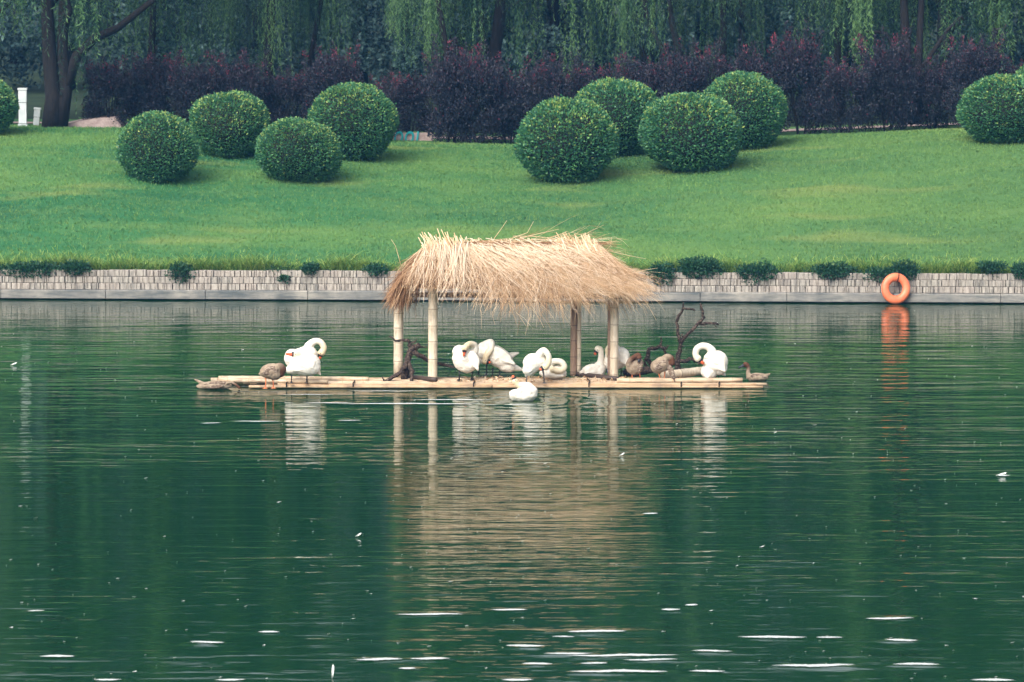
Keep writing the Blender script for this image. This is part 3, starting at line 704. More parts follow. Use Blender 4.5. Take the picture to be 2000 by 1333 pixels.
# ------------------------------------------------------------------ weeds on the wall
def weed(cx, cy, w, h, lab, hang=0.0, n_=None):
    y = Yw(on_y(cx, cy, 109).x) + .12; c = on_y(cx, cy, y); s_ = ppm(y); a, b = w / 2 / s_, h / 2 / s_; n_ = n_ or int(26 * w * h / 60 + 200)
    p = R.normal(0, 1, (n_, 3)); p /= np.linalg.norm(p, axis=1)[:, None]; p *= (R.random(n_) ** .4)[:, None]
    lump = np.array([1 + .45 * noise.noise(Vector((q_[0] * 1.8 + cx, q_[1] * 1.8, q_[2] * 2))) for q_ in p]); p *= lump[:, None]
    P = p * [a, .24, b]; P[:, 1] -= .05; d, s = leaf_rot(p * .8, .5, .6, n_)
    mb = MB(); leaves(mb, P, d, s, R.uniform(.05, .09, n_), R.uniform(.03, .05, n_), np.clip(R.uniform(0, .75, n_) + .25 * (p[:, 2] > .7), 0, 1))
    t = thing('weed_clump', lab, 'weed', c, group='weeds growing over the lake wall'); mb.build('foliage', M['weed_leaf'], t)
    st = MB()
    for i in range(7):
        e = P[int(R.integers(0, n_))] * .8; tube(st, [(0, .15, -b * .6), e * .5, e], [.006, .005, .003], 4)
    st.build('stems', M['wire'], t)
for args in [(62, 526, 130, 26, 'dark weed clump spreading over the wall at far left'), (150, 524, 62, 28, 'bushy weed clump with pale sprigs, second along the wall at left'),
 (355, 533, 52, 38, 'weed hanging down over the blocks below the leftmost clipped shrub'), (606, 525, 30, 24, 'small weed on the wall midway between left shrub weeds and the thatched roof'),
 (556, 545, 26, 14, 'tiny pale weed growing from the lower wall blocks'), (1292, 536, 62, 44, 'dark weed beside the right end of the thatched roof'),
 (1365, 523, 92, 44, 'largest dark weed clump on the wall right of the thatched roof'), (1478, 533, 86, 40, 'dark weed drooping over two block courses, right of the largest clump'),
 (1625, 530, 84, 34, 'dark weed clump between the drooping one and the orange life ring'), (1715, 537, 54, 28, 'weed immediately left of and behind the orange life ring'),
 (1765, 530, 62, 40, 'pointed dark weed just above the orange life ring'), (1935, 520, 56, 18, 'low weed patch on the wall right of the life ring'), (1992, 530, 34, 34, 'weed at the right picture edge above the wall'),
 (735, 528, 50, 22, 'weed by the left gable of the thatched roof')]: weed(*args)

npz = 9000; ux = R.uniform(-15, 15, npz); dn_ = np.array([noise.noise(Vector((x * .55, 7.7, 0))) + .6 * noise.noise(Vector((x * 2.1, 1.7, 0))) for x in ux]); ux = ux[dn_ + R.uniform(-.25, .25, npz) > .10]; npz = len(ux)
P = np.stack([ux, Yw(ux) + R.uniform(.02, .45, npz), WALL_TOP + R.normal(-.01, .055, npz)], 1); d, s = leaf_rot(R.normal(0, .6, (npz, 3)) + [0, -.5, 0], .3, .5, npz)
mb = MB(); leaves(mb, P, d, s, R.uniform(.05, .09, npz), R.uniform(.025, .045, npz), R.uniform(0, .95, npz)); kind(mb.build('creeping_weeds', M['weed_leaf']), 'stuff', 'ragged creeping weeds along the top of the wall')

# ------------------------------------------------------------------ life ring
s_ = ppm(108.2); yl = Yw(on_y(1750, 564, 108.3).x) - .30; c = on_y(1749.5, 564, yl)
lr = thing('life_ring', 'bright orange life ring propped against the far lake wall', 'life ring', c, (math.radians(-10), math.radians(12), math.radians(6)))
Ro, rt = 22.0 / s_, 8.2 / s_; mb = MB(); nn_ = 40; kk = 14
V = []; 
for i in range(nn_):
    a = 2 * math.pi * i / nn_
    for j in range(kk):
        b_ = 2 * math.pi * j / kk; rr = Ro + rt * math.cos(b_); V.append((rr * math.cos(a) * .96, rt * .8 * math.sin(b_), rr * math.sin(a) * 1.02))
q = np.array([(i * kk + j, ((i + 1) % nn_) * kk + j, ((i + 1) % nn_) * kk + (j + 1) % kk, i * kk + (j + 1) % kk) for i in range(nn_) for j in range(kk)])
mb.add(np.array(V), q); mb.build('ring', M['ring'], lr)
mb = MB(); tube(mb, [(math.cos(t_) * (rt + .012), 0 + math.sin(t_) * (rt * .85 + .01), Ro * 1.02) if False else (0.0, math.sin(t_) * (rt * .8 + .012), Ro * 1.02 + math.cos(t_) * (rt + .012)) for t_ in np.linspace(0, 2 * math.pi, 14)], .010, 6, cap=False); mb.build('cord_loop', M['cord'], lr)
mb = MB(); tube(mb, [(0, .02, Ro + rt), (.02, .12, Ro + rt + .10), (.02, .45, Ro + rt + .12)], .008, 5); mb.build('hanging_cord', M['cord'], lr)

# ------------------------------------------------------------------ bamboo raft
ZR = .108                                                    # top of the raft
def bamboo(mb, p0, p1, r, seed, tint=0.0, node=.38, k=10):
    rr = random.Random(seed); P0, P1 = Vector(p0), Vector(p1); L = (P1 - P0).length; u = rr.uniform(0, node); ts = [0.0]; rd = [r]; at = [tint]
    while u < L - .05:
        for du, f, a in ((-.03, 1.0, tint), (-.012, 1.07, tint), (0, .97, max(tint, .85)), (.012, 1.06, tint), (.03, 1.0, tint)):
            if 0 < u + du < L: ts.append(u + du); rd.append(r * f); at.append(a)
        u += node * rr.uniform(.9, 1.15)
    ts.append(L); rd.append(r * .97); at.append(tint)
    o_ = sorted(zip(ts, rd, at)); d = (P1 - P0) / L; bend = rr.uniform(-.012, .012)
    pts = [P0 + d * t + Vector((0, bend, bend * .3)) * math.sin(math.pi * t / L) for t, _, _ in o_]
    tube(mb, [tuple(p) for p in pts], [x[1] for x in o_], k, attr=[x[2] for x in o_])
Yfront = on_z(900, 758, .02).y; Yback = on_z(900, 736, ZR).y
raft = thing('bamboo_raft', 'long flat raft of lashed bamboo poles floating on the lake', 'raft', (0, Yfront, 0))
NP = 19; RP = (Yback - Yfront) / NP / 2 * .97
for i in range(NP):
    y = Yfront + RP + i * (Yback - Yfront) / NP; f = i / (NP - 1)
    xl = on_y(560 - 138 * min(1, f * 1.6) + R.uniform(-14, 14), 750, y).x; xr = on_y(1490 - 30 * f + R.uniform(-12, 12) if i < 3 else 1440 - 90 * f * R.random(), 750, y).x
    if i == 0: xl = on_y(486, 757, y).x
    if i == NP - 1: xl = on_y(424, 740, y).x
    # each long pole is two canes laid end to end
    xm = R.uniform(-2.2, 2.2); tn = .55 if i == 0 else (.75 if i == 1 else R.choice([0, .1, .2, .35, .5]))
    for a, b in ((xl, xm - .01), (xm + .01, xr)):
        zo = (-.035, -.012)[i] if i < 2 else R.normal(-.006, .012); mb = MB(); bamboo(mb, (a, y - Yfront + R.normal(0, .012), ZR - RP + zo), (b, y - Yfront + R.normal(0, .012), ZR - RP + zo + R.normal(0, .006)), RP * R.uniform(.82, 1.0), i * 5 + int(a), tn)
        mb.build('cane', M['pole'], raft)
# loose upper canes and cross bars lashed on top
for (x0, y0, x1, y1, r_px, tn) in [(427, 737, 720, 739, 4.6, 0), (424, 741, 640, 744, 4.6, .05), (1205, 742, 1450, 741, 5.0, .1)]:
    a = on_z(x0, y0 + r_px, ZR); b = on_z(x1, y1 + r_px, ZR); s_ = ppm(a.y); mb = MB(); rr = r_px / s_
    bamboo(mb, (a.x, a.y - Yfront, ZR + rr * .6), (b.x, b.y - Yfront, ZR + rr * .6), rr, int(x0), tn); mb.build('cane', M['pole'], raft)
for (x0, y0, x1, y1, r_px) in [(798, 737, 852, 743, 4.5), (1128, 732, 1206, 741, 4.5)]:
    a = on_z(x0, y0, ZR + .03); b = on_z(x1, y1, ZR + .03); mb = MB(); bamboo(mb, (a.x, a.y - Yfront, ZR + .04), (b.x, b.y - Yfront, ZR + .04), r_px / 102, 3, 1, .5); mb.build('cross_bar', M['dark_post'], raft)
for px in (560, 690, 925, 1150, 1330, 1404):
    x = on_z(px, 748, ZR).x; mb = MB(); box(mb, (x - .025, -.02, ZR - .10), (x + .025, Yback - Yfront + .02, ZR + .012)); v = mb.v[0]
    mb = MB(); tube(mb, [(x + .02 * math.sin(t_ * 5), t_, ZR + .008 + .008 * math.sin(t_ * 23)) for t_ in np.linspace(0, Yback - Yfront, 30)], .012, 6)
    tube(mb, [(x, RP * math.sin(a_) * -1.12 + RP, ZR - RP + RP * 1.15 * math.cos(a_)) for a_ in np.linspace(0, 3, 8)], .013, 6); mb.build('lashing', M['cord'], raft)
# droppings and bits of straw
nb = 700; bx = R.uniform(on_z(900, 745, ZR).x, on_z(1240, 745, ZR).x, nb); byy = R.uniform(.2, Yback - Yfront - .1, nb); d, s = leaf_rot(R.normal(0, 1, (nb, 3)) * [1, 1, .1], .12, .2, nb)
mb = MB(); leaves(mb, np.stack([bx, byy, np.full(nb, ZR + .012)], 1), d, s, R.uniform(.03, .09, nb), R.uniform(.008, .03, nb), R.uniform(.1, 1, nb)); kind(mb.build('straw_litter', M['straw'], raft), 'stuff')

# ------------------------------------------------------------------ thatched shelter
pf1 = on_z(845, 742, ZR); pb1 = on_z(778, 736, ZR); pb2 = on_z(1125, 734, ZR); pf2 = on_z(1199, 740, ZR)
sh = thing('thatched_shelter', 'open straw roofed shelter on bamboo posts in the middle of the raft', 'shelter', (pf1.x, pf1.y, ZR)); O = Vector(sh.location)
def post(p, rpx, h, m_, seed, dx=0):
    mb = MB(); q0 = Vector(p) - O + Vector((dx, 0, 0)); bamboo(mb, (q0.x, q0.y, 0.0), (q0.x + .01, q0.y, h), rpx / ppm(p.y), seed, 0, .32, 14); return mb.build('post', m_, sh)
post(pf1, 9.2, 1.95, M['post'], 1); post(pb1, 9.5, 1.58, M['post'], 2); post(pf2, 8.2, 1.9, M['post'], 3)
post(pb2, 6.6, 1.8, M['dark_post'], 4, -.05); post(pb2, 4.2, 1.75, M['post'], 5, .055)
mb = MB(); q0 = pf2 - O; bamboo(mb, (q0.x - .085, q0.y + .05, 0), (q0.x - .08, q0.y + .05, 1.8), .045, 9, .3, .4); mb.build('post', M['dark_post'], sh)
Ym = (pf1.y + pb1.y) / 2 - O.y; s_ = ppm(pf1.y)
def L(px, py, dy):   # picture point at a depth relative to the front post, local metres
    return np.array(on_y(px, py, O.y + dy) - O)
YE, YB = -.42, 2 * Ym + .45
rid = [L(832, 483, Ym), L(1168, 485, Ym)]; zr = rid[0][2]; ef = [L(786, 561, YE), L(1228, 569, YE)]; eb = [np.array([ef[0][0] - .2, YB, ef[0][2]]), np.array([ef[1][0] - .2, YB, ef[1][2]])]
for nm, a, b, r_, m_ in (('ridge_pole', rid[0], rid[1], .035, 'pole'), ('eave_beam', L(765, 573, .02), L(1215, 577, .02), .03, 'dark_post'), ('eave_beam', L(755, 569, 2 * Ym), L(1205, 571, 2 * Ym), .03, 'dark_post')):
    mb = MB(); bamboo(mb, tuple(a - (0, 0, .05)), tuple(b - (0, 0, .05)), r_, 8, .5); mb.build(nm, M[m_], sh)
for i in range(6):
    f = i / 5
    for e0 in (ef, eb):
        a = rid[0] * (1 - f) + rid[1] * f - (0, 0, .06); b = e0[0] * (1 - f) + e0[1] * f; mb = MB(); bamboo(mb, tuple(a), tuple(b), .018, i, .3); mb.build('rafter', M['pole'], sh)
# underlayer: woven mat on both slopes
mb = MB(); nu, nv = 40, 14
for e0, sgn in ((ef, -1), (eb, 1)):
    V = []
    for j in range(nv + 1):
        for i in range(nu + 1):
            f, g = i / nu, j / nv; a = rid[0] * (1 - f) + rid[1] * f; b = e0[0] * (1 - f) + e0[1] * f; p = a * (1 - g) + b * g
            p = p + np.array([0, 0, .035 + .03 * noise.noise(Vector((f * 14, g * 5, sgn)))]); V.append(p)
    V = np.array(V); k = nu + 1; q = np.array([(j * k + i, j * k + i + 1, (j + 1) * k + i + 1, (j + 1) * k + i) for j in range(nv) for i in range(nu)])
    mb.add(np.concatenate([V, V - [0, 0, .05]]), [q, q[:, ::-1] + len(V)])
mb.build('straw_underlay', M['straw_mat'], sh)
def slope_pt(f, g, off, front=True):
    e0 = ef if front else eb; a = rid[0] * (1 - f) + rid[1] * f; b = e0[0] * (1 - f) + e0[1] * f; nrm = np.array([0, -.75 if front else .75, .66]); return a * (1 - g) + b * g + nrm * off
def stalk(mb, f, g0, ang, ln, off, tint, r0=.0052, front=True, twigs=5, rg=R):
    """one reed: stiff butt end up the slope, fine branching top hanging down it"""
    p0 = slope_pt(f, g0, off, front); e0 = ef if front else eb
    dn = (e0[0] - rid[0]); dn = dn * [0, 1, 1]; dn /= np.linalg.norm(dn); ax = np.array([1.0, 0, 0])
    d = ax * math.sin(ang) + dn * math.cos(ang); n_ = 5; pts = [p0]; cur = d.copy(); bend = rg.normal(0, .26)
    nrm = np.array([0, -.75 if front else .75, .66])
    for i in range(n_):
        pts.append(pts[-1] + cur * ln / n_); cur = cur + ax * bend * .25 + nrm * rg.normal(0, .02) + np.array([0, 0, -.045]) * (i > 2) + rg.normal(0, .03, 3); cur /= np.linalg.norm(cur)
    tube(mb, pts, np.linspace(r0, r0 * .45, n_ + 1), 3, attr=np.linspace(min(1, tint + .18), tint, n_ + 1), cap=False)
    for k in range(twigs):
        i = int(rg.integers(2, n_ + 1)); q0 = pts[i]; dd = cur * .9 + rg.normal(0, .30, 3) + np.array([0, 0, -.08]); dd /= np.linalg.norm(dd); l2 = ln * rg.uniform(.15, .34)
        q1 = q0 + dd * l2 * .5 + rg.normal(0, .01, 3); q2 = q1 + (dd + np.array([0, 0, -.25]) + rg.normal(0, .15, 3)) * l2 * .5
        tube(mb, [q0, q1, q2], [r0 * .5, r0 * .42, r0 * .25], 3, attr=tint * rg.uniform(.7, 1.1), cap=False)
mb = MB()
for i in range(2000):                      # front slope
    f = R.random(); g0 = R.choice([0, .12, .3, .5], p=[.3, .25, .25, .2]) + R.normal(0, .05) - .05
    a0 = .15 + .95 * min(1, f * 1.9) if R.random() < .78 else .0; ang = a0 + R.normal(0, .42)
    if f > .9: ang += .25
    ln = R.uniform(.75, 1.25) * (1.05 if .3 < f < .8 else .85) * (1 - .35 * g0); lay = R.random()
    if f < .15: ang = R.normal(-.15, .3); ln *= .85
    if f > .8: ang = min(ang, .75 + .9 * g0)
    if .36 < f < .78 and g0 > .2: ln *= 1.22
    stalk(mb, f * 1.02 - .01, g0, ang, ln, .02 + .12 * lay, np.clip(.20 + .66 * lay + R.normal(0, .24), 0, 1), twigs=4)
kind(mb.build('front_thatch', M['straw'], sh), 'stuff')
mb = MB()
for i in range(700):
    stalk(mb, R.random(), R.choice([0, .25, .5]) - .05, R.normal(.2, .4), R.uniform(.7, 1.1), .03 + .08 * R.random(), np.clip(R.normal(.5, .15), 0, 1), front=False, twigs=2)
kind(mb.build('rear_thatch', M['straw'], sh), 'stuff')
mb = MB()                                   # pale butt ends standing over the ridge
for i in range(240):
    f = R.random() ** .8 if R.random() < .6 else R.choice([R.uniform(0, .22), R.uniform(.75, 1)]); p = slope_pt(f, R.uniform(-.02, .22), .12)
    edge = 1.0 if (f < .25 or f > .78) else .45; up = np.array([-.35 + R.normal(0, .12), R.normal(.1, .1), .75]); up /= np.linalg.norm(up); ln = R.uniform(.10, .30) * edge
    tube(mb, [p - up * .22 + (0.1, -.05, -.02), p, p + up * ln], [.006, .0085, .008], 4, attr=np.clip(R.normal(.74, .16), 0, 1))
kind(mb.build('ridge_ends', M['straw'], sh), 'stuff')
mb = MB()                                   # dark brush laid along the ridge
for i in range(260):
    f = R.uniform(.05, .98); p = slope_pt(f, 0, .08 + .05 * R.random()); d = np.array([1, R.normal(0, .12), R.normal(.02, .09)]); ln = R.uniform(.25, .6)
    tube(mb, [p, p + d * ln * .5 + (0, 0, .02), p + d * ln], [.005, .004, .002], 3, attr=R.uniform(0, .6), cap=False)
kind(mb.build('ridge_brush', M['straw'], sh), 'stuff')
def gable(cx, cy, spread, side, tint, n_, nm):
    mb = MB()
    for i in range(n_):
        g = R.random(); yy = YE * .3 + R.random() * (YB - YE) * .6; p = np.array([rid[0][0] if side < 0 else rid[1][0], yy, 0.0])
        h_ = zr - .12 - abs(yy - Ym) / (Ym - YE) * .75 * 1.0; p[2] = h_; p[0] += side * max(0, zr - h_) * (.62 if side < 0 else .30) + side * R.uniform(-.05, .16); d = np.array([side * R.uniform(.05, .65 if side < 0 else .95), R.normal(-.05, .25), -1 + R.normal(0, .2)]); ln = R.uniform(.35, .85) * (h_ - 1.35 + .35) * (.80 if side < 0 else .9)
        d /= np.linalg.norm(d); q1 = p + d * ln * .5; q2 = q1 + (d + (side * .1, 0, -.2) + R.normal(0, .18, 3)) * ln * .5
        tube(mb, [p, q1, q2], [.006, .005, .002], 3, attr=np.clip(tint + R.normal(0, .16), 0, 1), cap=False)
    kind(mb.build(nm, M['straw'], sh), 'stuff')
gable(0, 0, 0, -1, .20, 1700, 'left_gable_thatch'); gable(0, 0, 0, 1, .55, 500, 'right_gable_thatch')
# sprays of fine tops sweeping out at the right eave and hanging at the middle
mb = MB()
for i in range(520):
    f = R.uniform(.62, 1.0); stalk(mb, f, R.uniform(.4, .85), 1.08 + R.normal(0, .16), R.uniform(.55, .95), .07 + .06 * R.random(), np.clip(R.normal(.72, .14), 0, 1), .0036, twigs=6)
for i in range(300):
    f = R.uniform(.33, .80); stalk(mb, f, R.uniform(.6, .95), .4 + R.normal(0, .6), R.uniform(.42, .75), .05 + .06 * R.random(), np.clip(R.normal(.62, .15), 0, 1), .0034, twigs=7)
kind(mb.build('eave_fringe', M['straw'], sh), 'stuff')
for i in range(120):                        # the stout pale stalks one can follow with the eye
    mb = MB(); f = R.uniform(.02, .85) if i % 3 else R.uniform(.05, .3); a0 = .10 if f < .25 else .85; stalk(mb, f, R.uniform(-.16, .25), a0 + R.normal(0, .22), R.uniform(.7, 1.25), R.uniform(.13, .19), .95, .0078, twigs=2); mb.build('stalk', M['straw'], sh)
for (x0, y0, x1, y1, x2, y2) in [(968, 462, 980, 446, 990, 431), (1005, 464, 1030, 455, 1042, 433), (1030, 462, 1060, 455, 1092, 448), (1040, 462, 1075, 465, 1108, 452), (1183, 490, 1193, 480, 1194, 464), (1196, 492, 1230, 500, 1262, 506), (1210, 540, 1250, 530, 1284, 524), (1230, 560, 1262, 590, 1282, 626), (1040, 605, 1052, 620, 1062, 640), (1000, 600, 1015, 618, 1028, 638), (778, 500, 772, 480, 764, 468)]:
    a_ = L(x0, y0, Ym * .8 if y0 < 500 else YE * .7); b_ = L(x1, y1, Ym * .7 if y0 < 500 else YE * .8); mb = MB(); tube(mb, [a_ - (b_ - a_) * 1.1 - (0, 0, .03), a_, b_, L(x2, y2, Ym * .6 if y0 < 500 else YE * .9)], [.006, .006, .0045, .003], 4, attr=.75); mb.build('stray_stalk', M['straw'], sh)

# ------------------------------------------------------------------ driftwood, log, wire
def wood(name, lab, cat, base, paths, m_='drift', k=8):
    """base = picture point of its foot on the raft; paths in picture points with width px and depth offset"""
    b = on_z(base[0], base[1], ZR); s_ = ppm(b.y); t = thing(name, lab, cat, b)
    for nm, pth in paths:
        pts = [Vector(on_y(p[0], p[1], b.y + p[3])) - b for p in pth]; out = []; rad = []
        for i in range(len(pts) - 1):
            for u_ in (0, .34, .67):
                q_ = pts[i].lerp(pts[i + 1], u_); w = pth[i][2] * (1 - u_) + pth[i + 1][2] * u_; j = 0 if (i == 0 and u_ == 0) else .012
                out.append(tuple(q_ + Vector(R.normal(0, j, 3)))); rad.append(w / s_ * R.uniform(.88, 1.12))
        out.append(tuple(pts[-1])); rad.append(pth[-1][2] / s_ * .8); mb = MB(); tube(mb, out, rad, k); mb.build(nm, M[m_], t)
    return t
wood('driftwood_stump', 'gnarled forked driftwood leaning between the two left posts', 'driftwood', (790, 741), [
 ('stem', [(790, 741, 8, 0), (793, 722, 7, 0), (797, 700, 6.5, 0), (803, 682, 6.5, 0), (815, 675, 6, 0), (820, 672, 4, 0)]),
 ('limb', [(802, 680, 4, 0), (799, 670, 3.5, 0), (791, 665, 3, .0), (772, 664, 2.2, .0), (760, 657, 1.6, 0)]), ('limb', [(806, 687, 5, 0), (820, 695, 4.5, 0), (836, 703, 4, .15), (858, 710, 3.2, .15), (884, 718, 2.6, .1), (896, 714, 1.6, 0)]),
 ('root', [(797, 706, 5, 0), (787, 722, 4.5, -.15), (768, 738, 4, -.3), (749, 747, 3.2, -.35)]), ('root', [(797, 706, 4.5, 0), (804, 722, 4, -.15), (805, 736, 3.6, -.3), (803, 749, 3.2, -.35)]),
 ('twig', [(803, 672, 2.2, 0), (810, 668, 1.6, 0), (814, 664, 1.2, 0)]), ('twig', [(818, 677, 2, 0), (828, 678, 1.5, 0), (835, 677, 1, 0)]), ('twig', [(751, 745, 2, -.35), (748, 735, 1, -.35)])])
wood('driftwood_branch', 'tall dead branch forking upward at the right end of the raft', 'driftwood', (1328, 728), [
 ('stem', [(1326, 730, 6, 0), (1322, 706, 5.5, 0), (1329, 686, 4.5, 0), (1328, 668, 4, 0)]), ('limb', [(1328, 668, 3.6, 0), (1322, 646, 3.2, 0), (1323, 624, 3, 0), (1333, 604, 2.6, 0), (1335, 591, 1.6, 0)]),
 ('limb', [(1333, 604, 2.2, 0), (1347, 603, 2.2, 0), (1357, 607, 2, 0)]), ('limb', [(1330, 670, 3.8, 0), (1344, 653, 3.5, 0), (1366, 631, 3.2, 0), (1374, 621, 2.8, 0), (1372, 608, 2.6, 0), (1368, 593, 2.2, 0)]),
 ('limb', [(1366, 632, 2.8, 0), (1384, 632, 2.5, 0), (1404, 635, 2, 0)]), ('twig', [(1392, 633, 1.5, 0), (1400, 640, 1, 0)]), ('twig', [(1368, 632, 1.2, 0), (1378, 638, 1, 0)]), ('twig', [(1328, 676, 2, 0), (1337, 676, 1.2, 0)]),
 ('twig', [(1336, 658, 2, 0), (1333, 652, 1.2, 0)]), ('limb', [(1322, 706, 4.5, 0), (1338, 706, 4, 0), (1352, 701, 3.5, 0), (1360, 706, 3, 0), (1367, 713, 2.2, 0)]), ('limb', [(1318, 706, 4, 0), (1330, 722, 3.4, 0), (1348, 730, 3, -.1), (1368, 733, 2.2, -.1)])])
wood('driftwood_branch', 'low hooked dead branch curving up behind the standing brown geese', 'driftwood', (1285, 728), [
 ('stem', [(1312, 722, 4.5, .1), (1292, 718, 4.5, .05), (1274, 712, 4.5, 0), (1264, 702, 4, 0), (1268, 684, 4, 0), (1288, 678, 3.5, 0), (1302, 680, 3, 0)]), ('twig', [(1290, 677, 2.6, 0), (1291, 667, 2, 0), (1292, 659, 1.2, 0)]),
 ('limb', [(1299, 682, 3, 0), (1300, 694, 2, 0)]), ('limb', [(1258, 706, 2.6, .05), (1263, 716, 2.5, .05), (1272, 724, 2, .05)]), ('twig', [(1302, 680, 2, 0), (1305, 674, 1, 0)])])
wood('bark_log', 'short bark covered log lying behind the brown geese', 'log', (1250, 734), [('trunk', [(1217, 731, 7.5, .1), (1240, 728, 8.2, .1), (1262, 724, 8, .1), (1282, 720, 7.5, .1)])], 'drift', 12)
a = on_z(1296, 742, ZR); b = on_z(1372, 733, ZR); mb = MB(); bamboo(mb, (0, .0, .085), (b.x - a.x, b.y - a.y, .085), .085, 2, 0, .5, 14)
t = thing('bamboo_log', 'thick pale bamboo log lying behind the driftwood at the right end', 'log', (a.x, a.y, ZR)); mb.build('cane', M['post'], t)
b = on_z(850, 737, ZR); b.y += .55; wm = thing('wire_mesh', 'sagging dark green wire mesh strung between the left posts', 'wire mesh', b); s_ = ppm(b.y)
mb = MB()
tube(mb, [tuple(Vector(on_y(x_, y_, b.y)) - b) for x_, y_ in ((800, 702), (828, 701), (855, 700), (885, 703))], .008, 5); tube(mb, [tuple(Vector(on_y(x_, y_, b.y)) - b) for x_, y_ in ((806, 722), (850, 724), (888, 712))], .005, 5)
mb.build('top_wire', M['wire'], wm)
for x_ in (808, 826, 856, 876, 888):
    mb = MB(); tube(mb, [tuple(Vector(on_y(x_ + e, y_, b.y)) - b) for e, y_ in ((0, 702), (-2, 715), (2, 726), (-3, 737))], .006, 5); mb.build('wire', M['wire'], wm)

# ------------------------------------------------------------------ birds
def fuse(mb, voxel, smooth=2):
    me = mb.mesh('raw', []); o = bpy.data.objects.new('raw', me); C.objects.link(o)
    a = o.modifiers.new('r', 'REMESH'); a.mode = 'VOXEL'; a.voxel_size = voxel; s = o.modifiers.new('s', 'SMOOTH'); s.factor = .5; s.iterations = smooth
    out = bpy.data.meshes.new_from_object(o.evaluated_get(bpy.context.evaluated_depsgraph_get())); bpy.data.objects.remove(o); bpy.data.meshes.remove(me)
    return out
def spline(pts, n_=5):
    P = np.array(pts, float); out = []
    Q = np.concatenate([2 * P[:1] - P[1:2], P, 2 * P[-1:] - P[-2:-1]])
    for i in range(1, len(Q) - 2):
        for t in np.arange(n_) / n_:
            out.append(.5 * ((2 * Q[i]) + (-Q[i - 1] + Q[i + 1]) * t + (2 * Q[i - 1] - 5 * Q[i] + 4 * Q[i + 1] - Q[i + 2]) * t * t + (-Q[i - 1] + 3 * Q[i] - 3 * Q[i + 1] + Q[i + 2]) * t ** 3))
    out.append(P[-1]); return np.array(out)
def bird(sp_, lab, base, body, neck=None, bill=None, legs=(), wings=(), tail=None, ring=None, float_=False, neck_tint=1.0, foot_m=None, group=None, tint_from=.45, mask=True):
    """all picture points; depth w in px (positive = away). body: (x,y,w,ra,rb,rc,ang); neck: (x,y,w,r) from shoulder to crown; bill: (x,y,w) tip"""
    z0 = 0.0 if float_ else ZR; b = on_z(base[0], base[1], z0); s_ = ppm(b.y)
    def T(x, y, w=0): return np.array([(x - base[0]) / s_, w / s_, (base[1] - y) / s_])
    t = thing(sp_, lab, 'swan' if sp_ == 'swan' else 'goose', b, group=group); mb = MB()
    for (x, y, w, ra, rb, rc, an) in body: ellipsoid(mb, T(x, y, w), (ra / s_, rc / s_, rb / s_), an)
    NP_ = None
    if tail is not None:
        (x0, y0, w0, r0), (x1, y1, w1) = tail; P0, P1 = T(x0, y0, w0), T(x1, y1, w1)
        tube(mb, [P0, P0 * .6 + P1 * .4, P0 * .25 + P1 * .75, P1], np.array([r0, r0 * .72, r0 * .42, 1.2]) / s_, 10)
    if neck is not None:
        sp4 = spline([(*T(x, y, w), r / s_) for x, y, w, r in neck]); NP_ = sp4[:, :3]; tube(mb, NP_, sp4[:, 3], 12)
        ellipsoid(mb, NP_[-1], (neck[-1][3] * 1.12 / s_,) * 3)
    me = fuse(mb, .011 if sp_ == 'swan' else .010, 3); me.name = 'body'; me.materials.clear(); me.materials.append(M[sp_]); n_ = len(me.vertices)
    co = np.empty(n_ * 3, np.float32); me.vertices.foreach_get('co', co); co = co.reshape(-1, 3); tint = np.zeros(n_)
    nr = np.empty(n_ * 3, np.float32); me.vertices.foreach_get('normal', nr); nr = nr.reshape(-1, 3)
    dsp = np.array([noise.noise(Vector((x * 9 + base[0], y * 9, z * 13))) + .6 * noise.noise(Vector((x * 22, y * 22 + base[0], z * 30))) for x, y, z in co]) * (.007 if NP_ is None else 1)
    if NP_ is not None: dsp *= .008 * np.clip((np.linalg.norm(co[:, None, :] - NP_[None, 4:], axis=2).min(1) - .06) / .06, .12, 1)
    me.vertices.foreach_set('co', (co + nr * dsp[:, None]).astype(np.float32).ravel())
    if NP_ is not None:
        k = len(NP_); d2 = np.linalg.norm(co[:, None, :] - NP_[None], axis=2); j = d2.argmin(1); fr = j / (k - 1); rr = sp4[j, 3]
        tint = np.clip((fr - tint_from) / .35, 0, 1) * (d2.min(1) < rr * 1.35) * neck_tint
    for nm in [a_.name for a_ in me.attributes if a_.name == 'tint']: me.attributes.remove(me.attributes[nm])
    at = me.attributes.new('tint', 'FLOAT', 'POINT'); at.data.foreach_set('value', tint.astype(np.float32)); me.polygons.foreach_set('use_smooth', np.ones(len(me.polygons), bool))
    link('body', me, t)
    # wings: covert shell and overlapping flight feathers
    for (x0, y0, x1, y1, w, wd) in wings:
        A, B_ = T(x0, y0, w), T(x1, y1, w * .8); D = B_ - A; Ln = np.linalg.norm(D); ang = math.degrees(math.atan2(D[2], D[0])); mb = MB(); W = wd / s_
        ellipsoid(mb, A + D * .36, (Ln * .46, .022, W * .95), ang)
        u_ = D / Ln; v_ = np.array([-u_[2], 0, u_[0]]); sg_ = 1 if w <= 0 else -1
        for k in range(11):
            q0 = A + D * (.12 + .03 * k) + v_ * W * (.75 - 1.5 * k / 10) * .8 + (0, -.020 * sg_ - .0015 * k * sg_, 0); e = A + D * (.72 + .28 * math.sin(math.pi * (k + 3) / 14)) + v_ * W * (.5 - k / 10) * .5 + (0, -.014 * sg_, 0)
            dd = e - q0; l_ = np.linalg.norm(dd); a_ = math.degrees(math.atan2(dd[2], dd[0])); ellipsoid(mb, (q0 + e) / 2, (l_ / 2, .011, W * .15), a_, lo=True)
        mb.build('wing', M['swan'] if sp_ == 'swan' else M['goose_wing'], t)
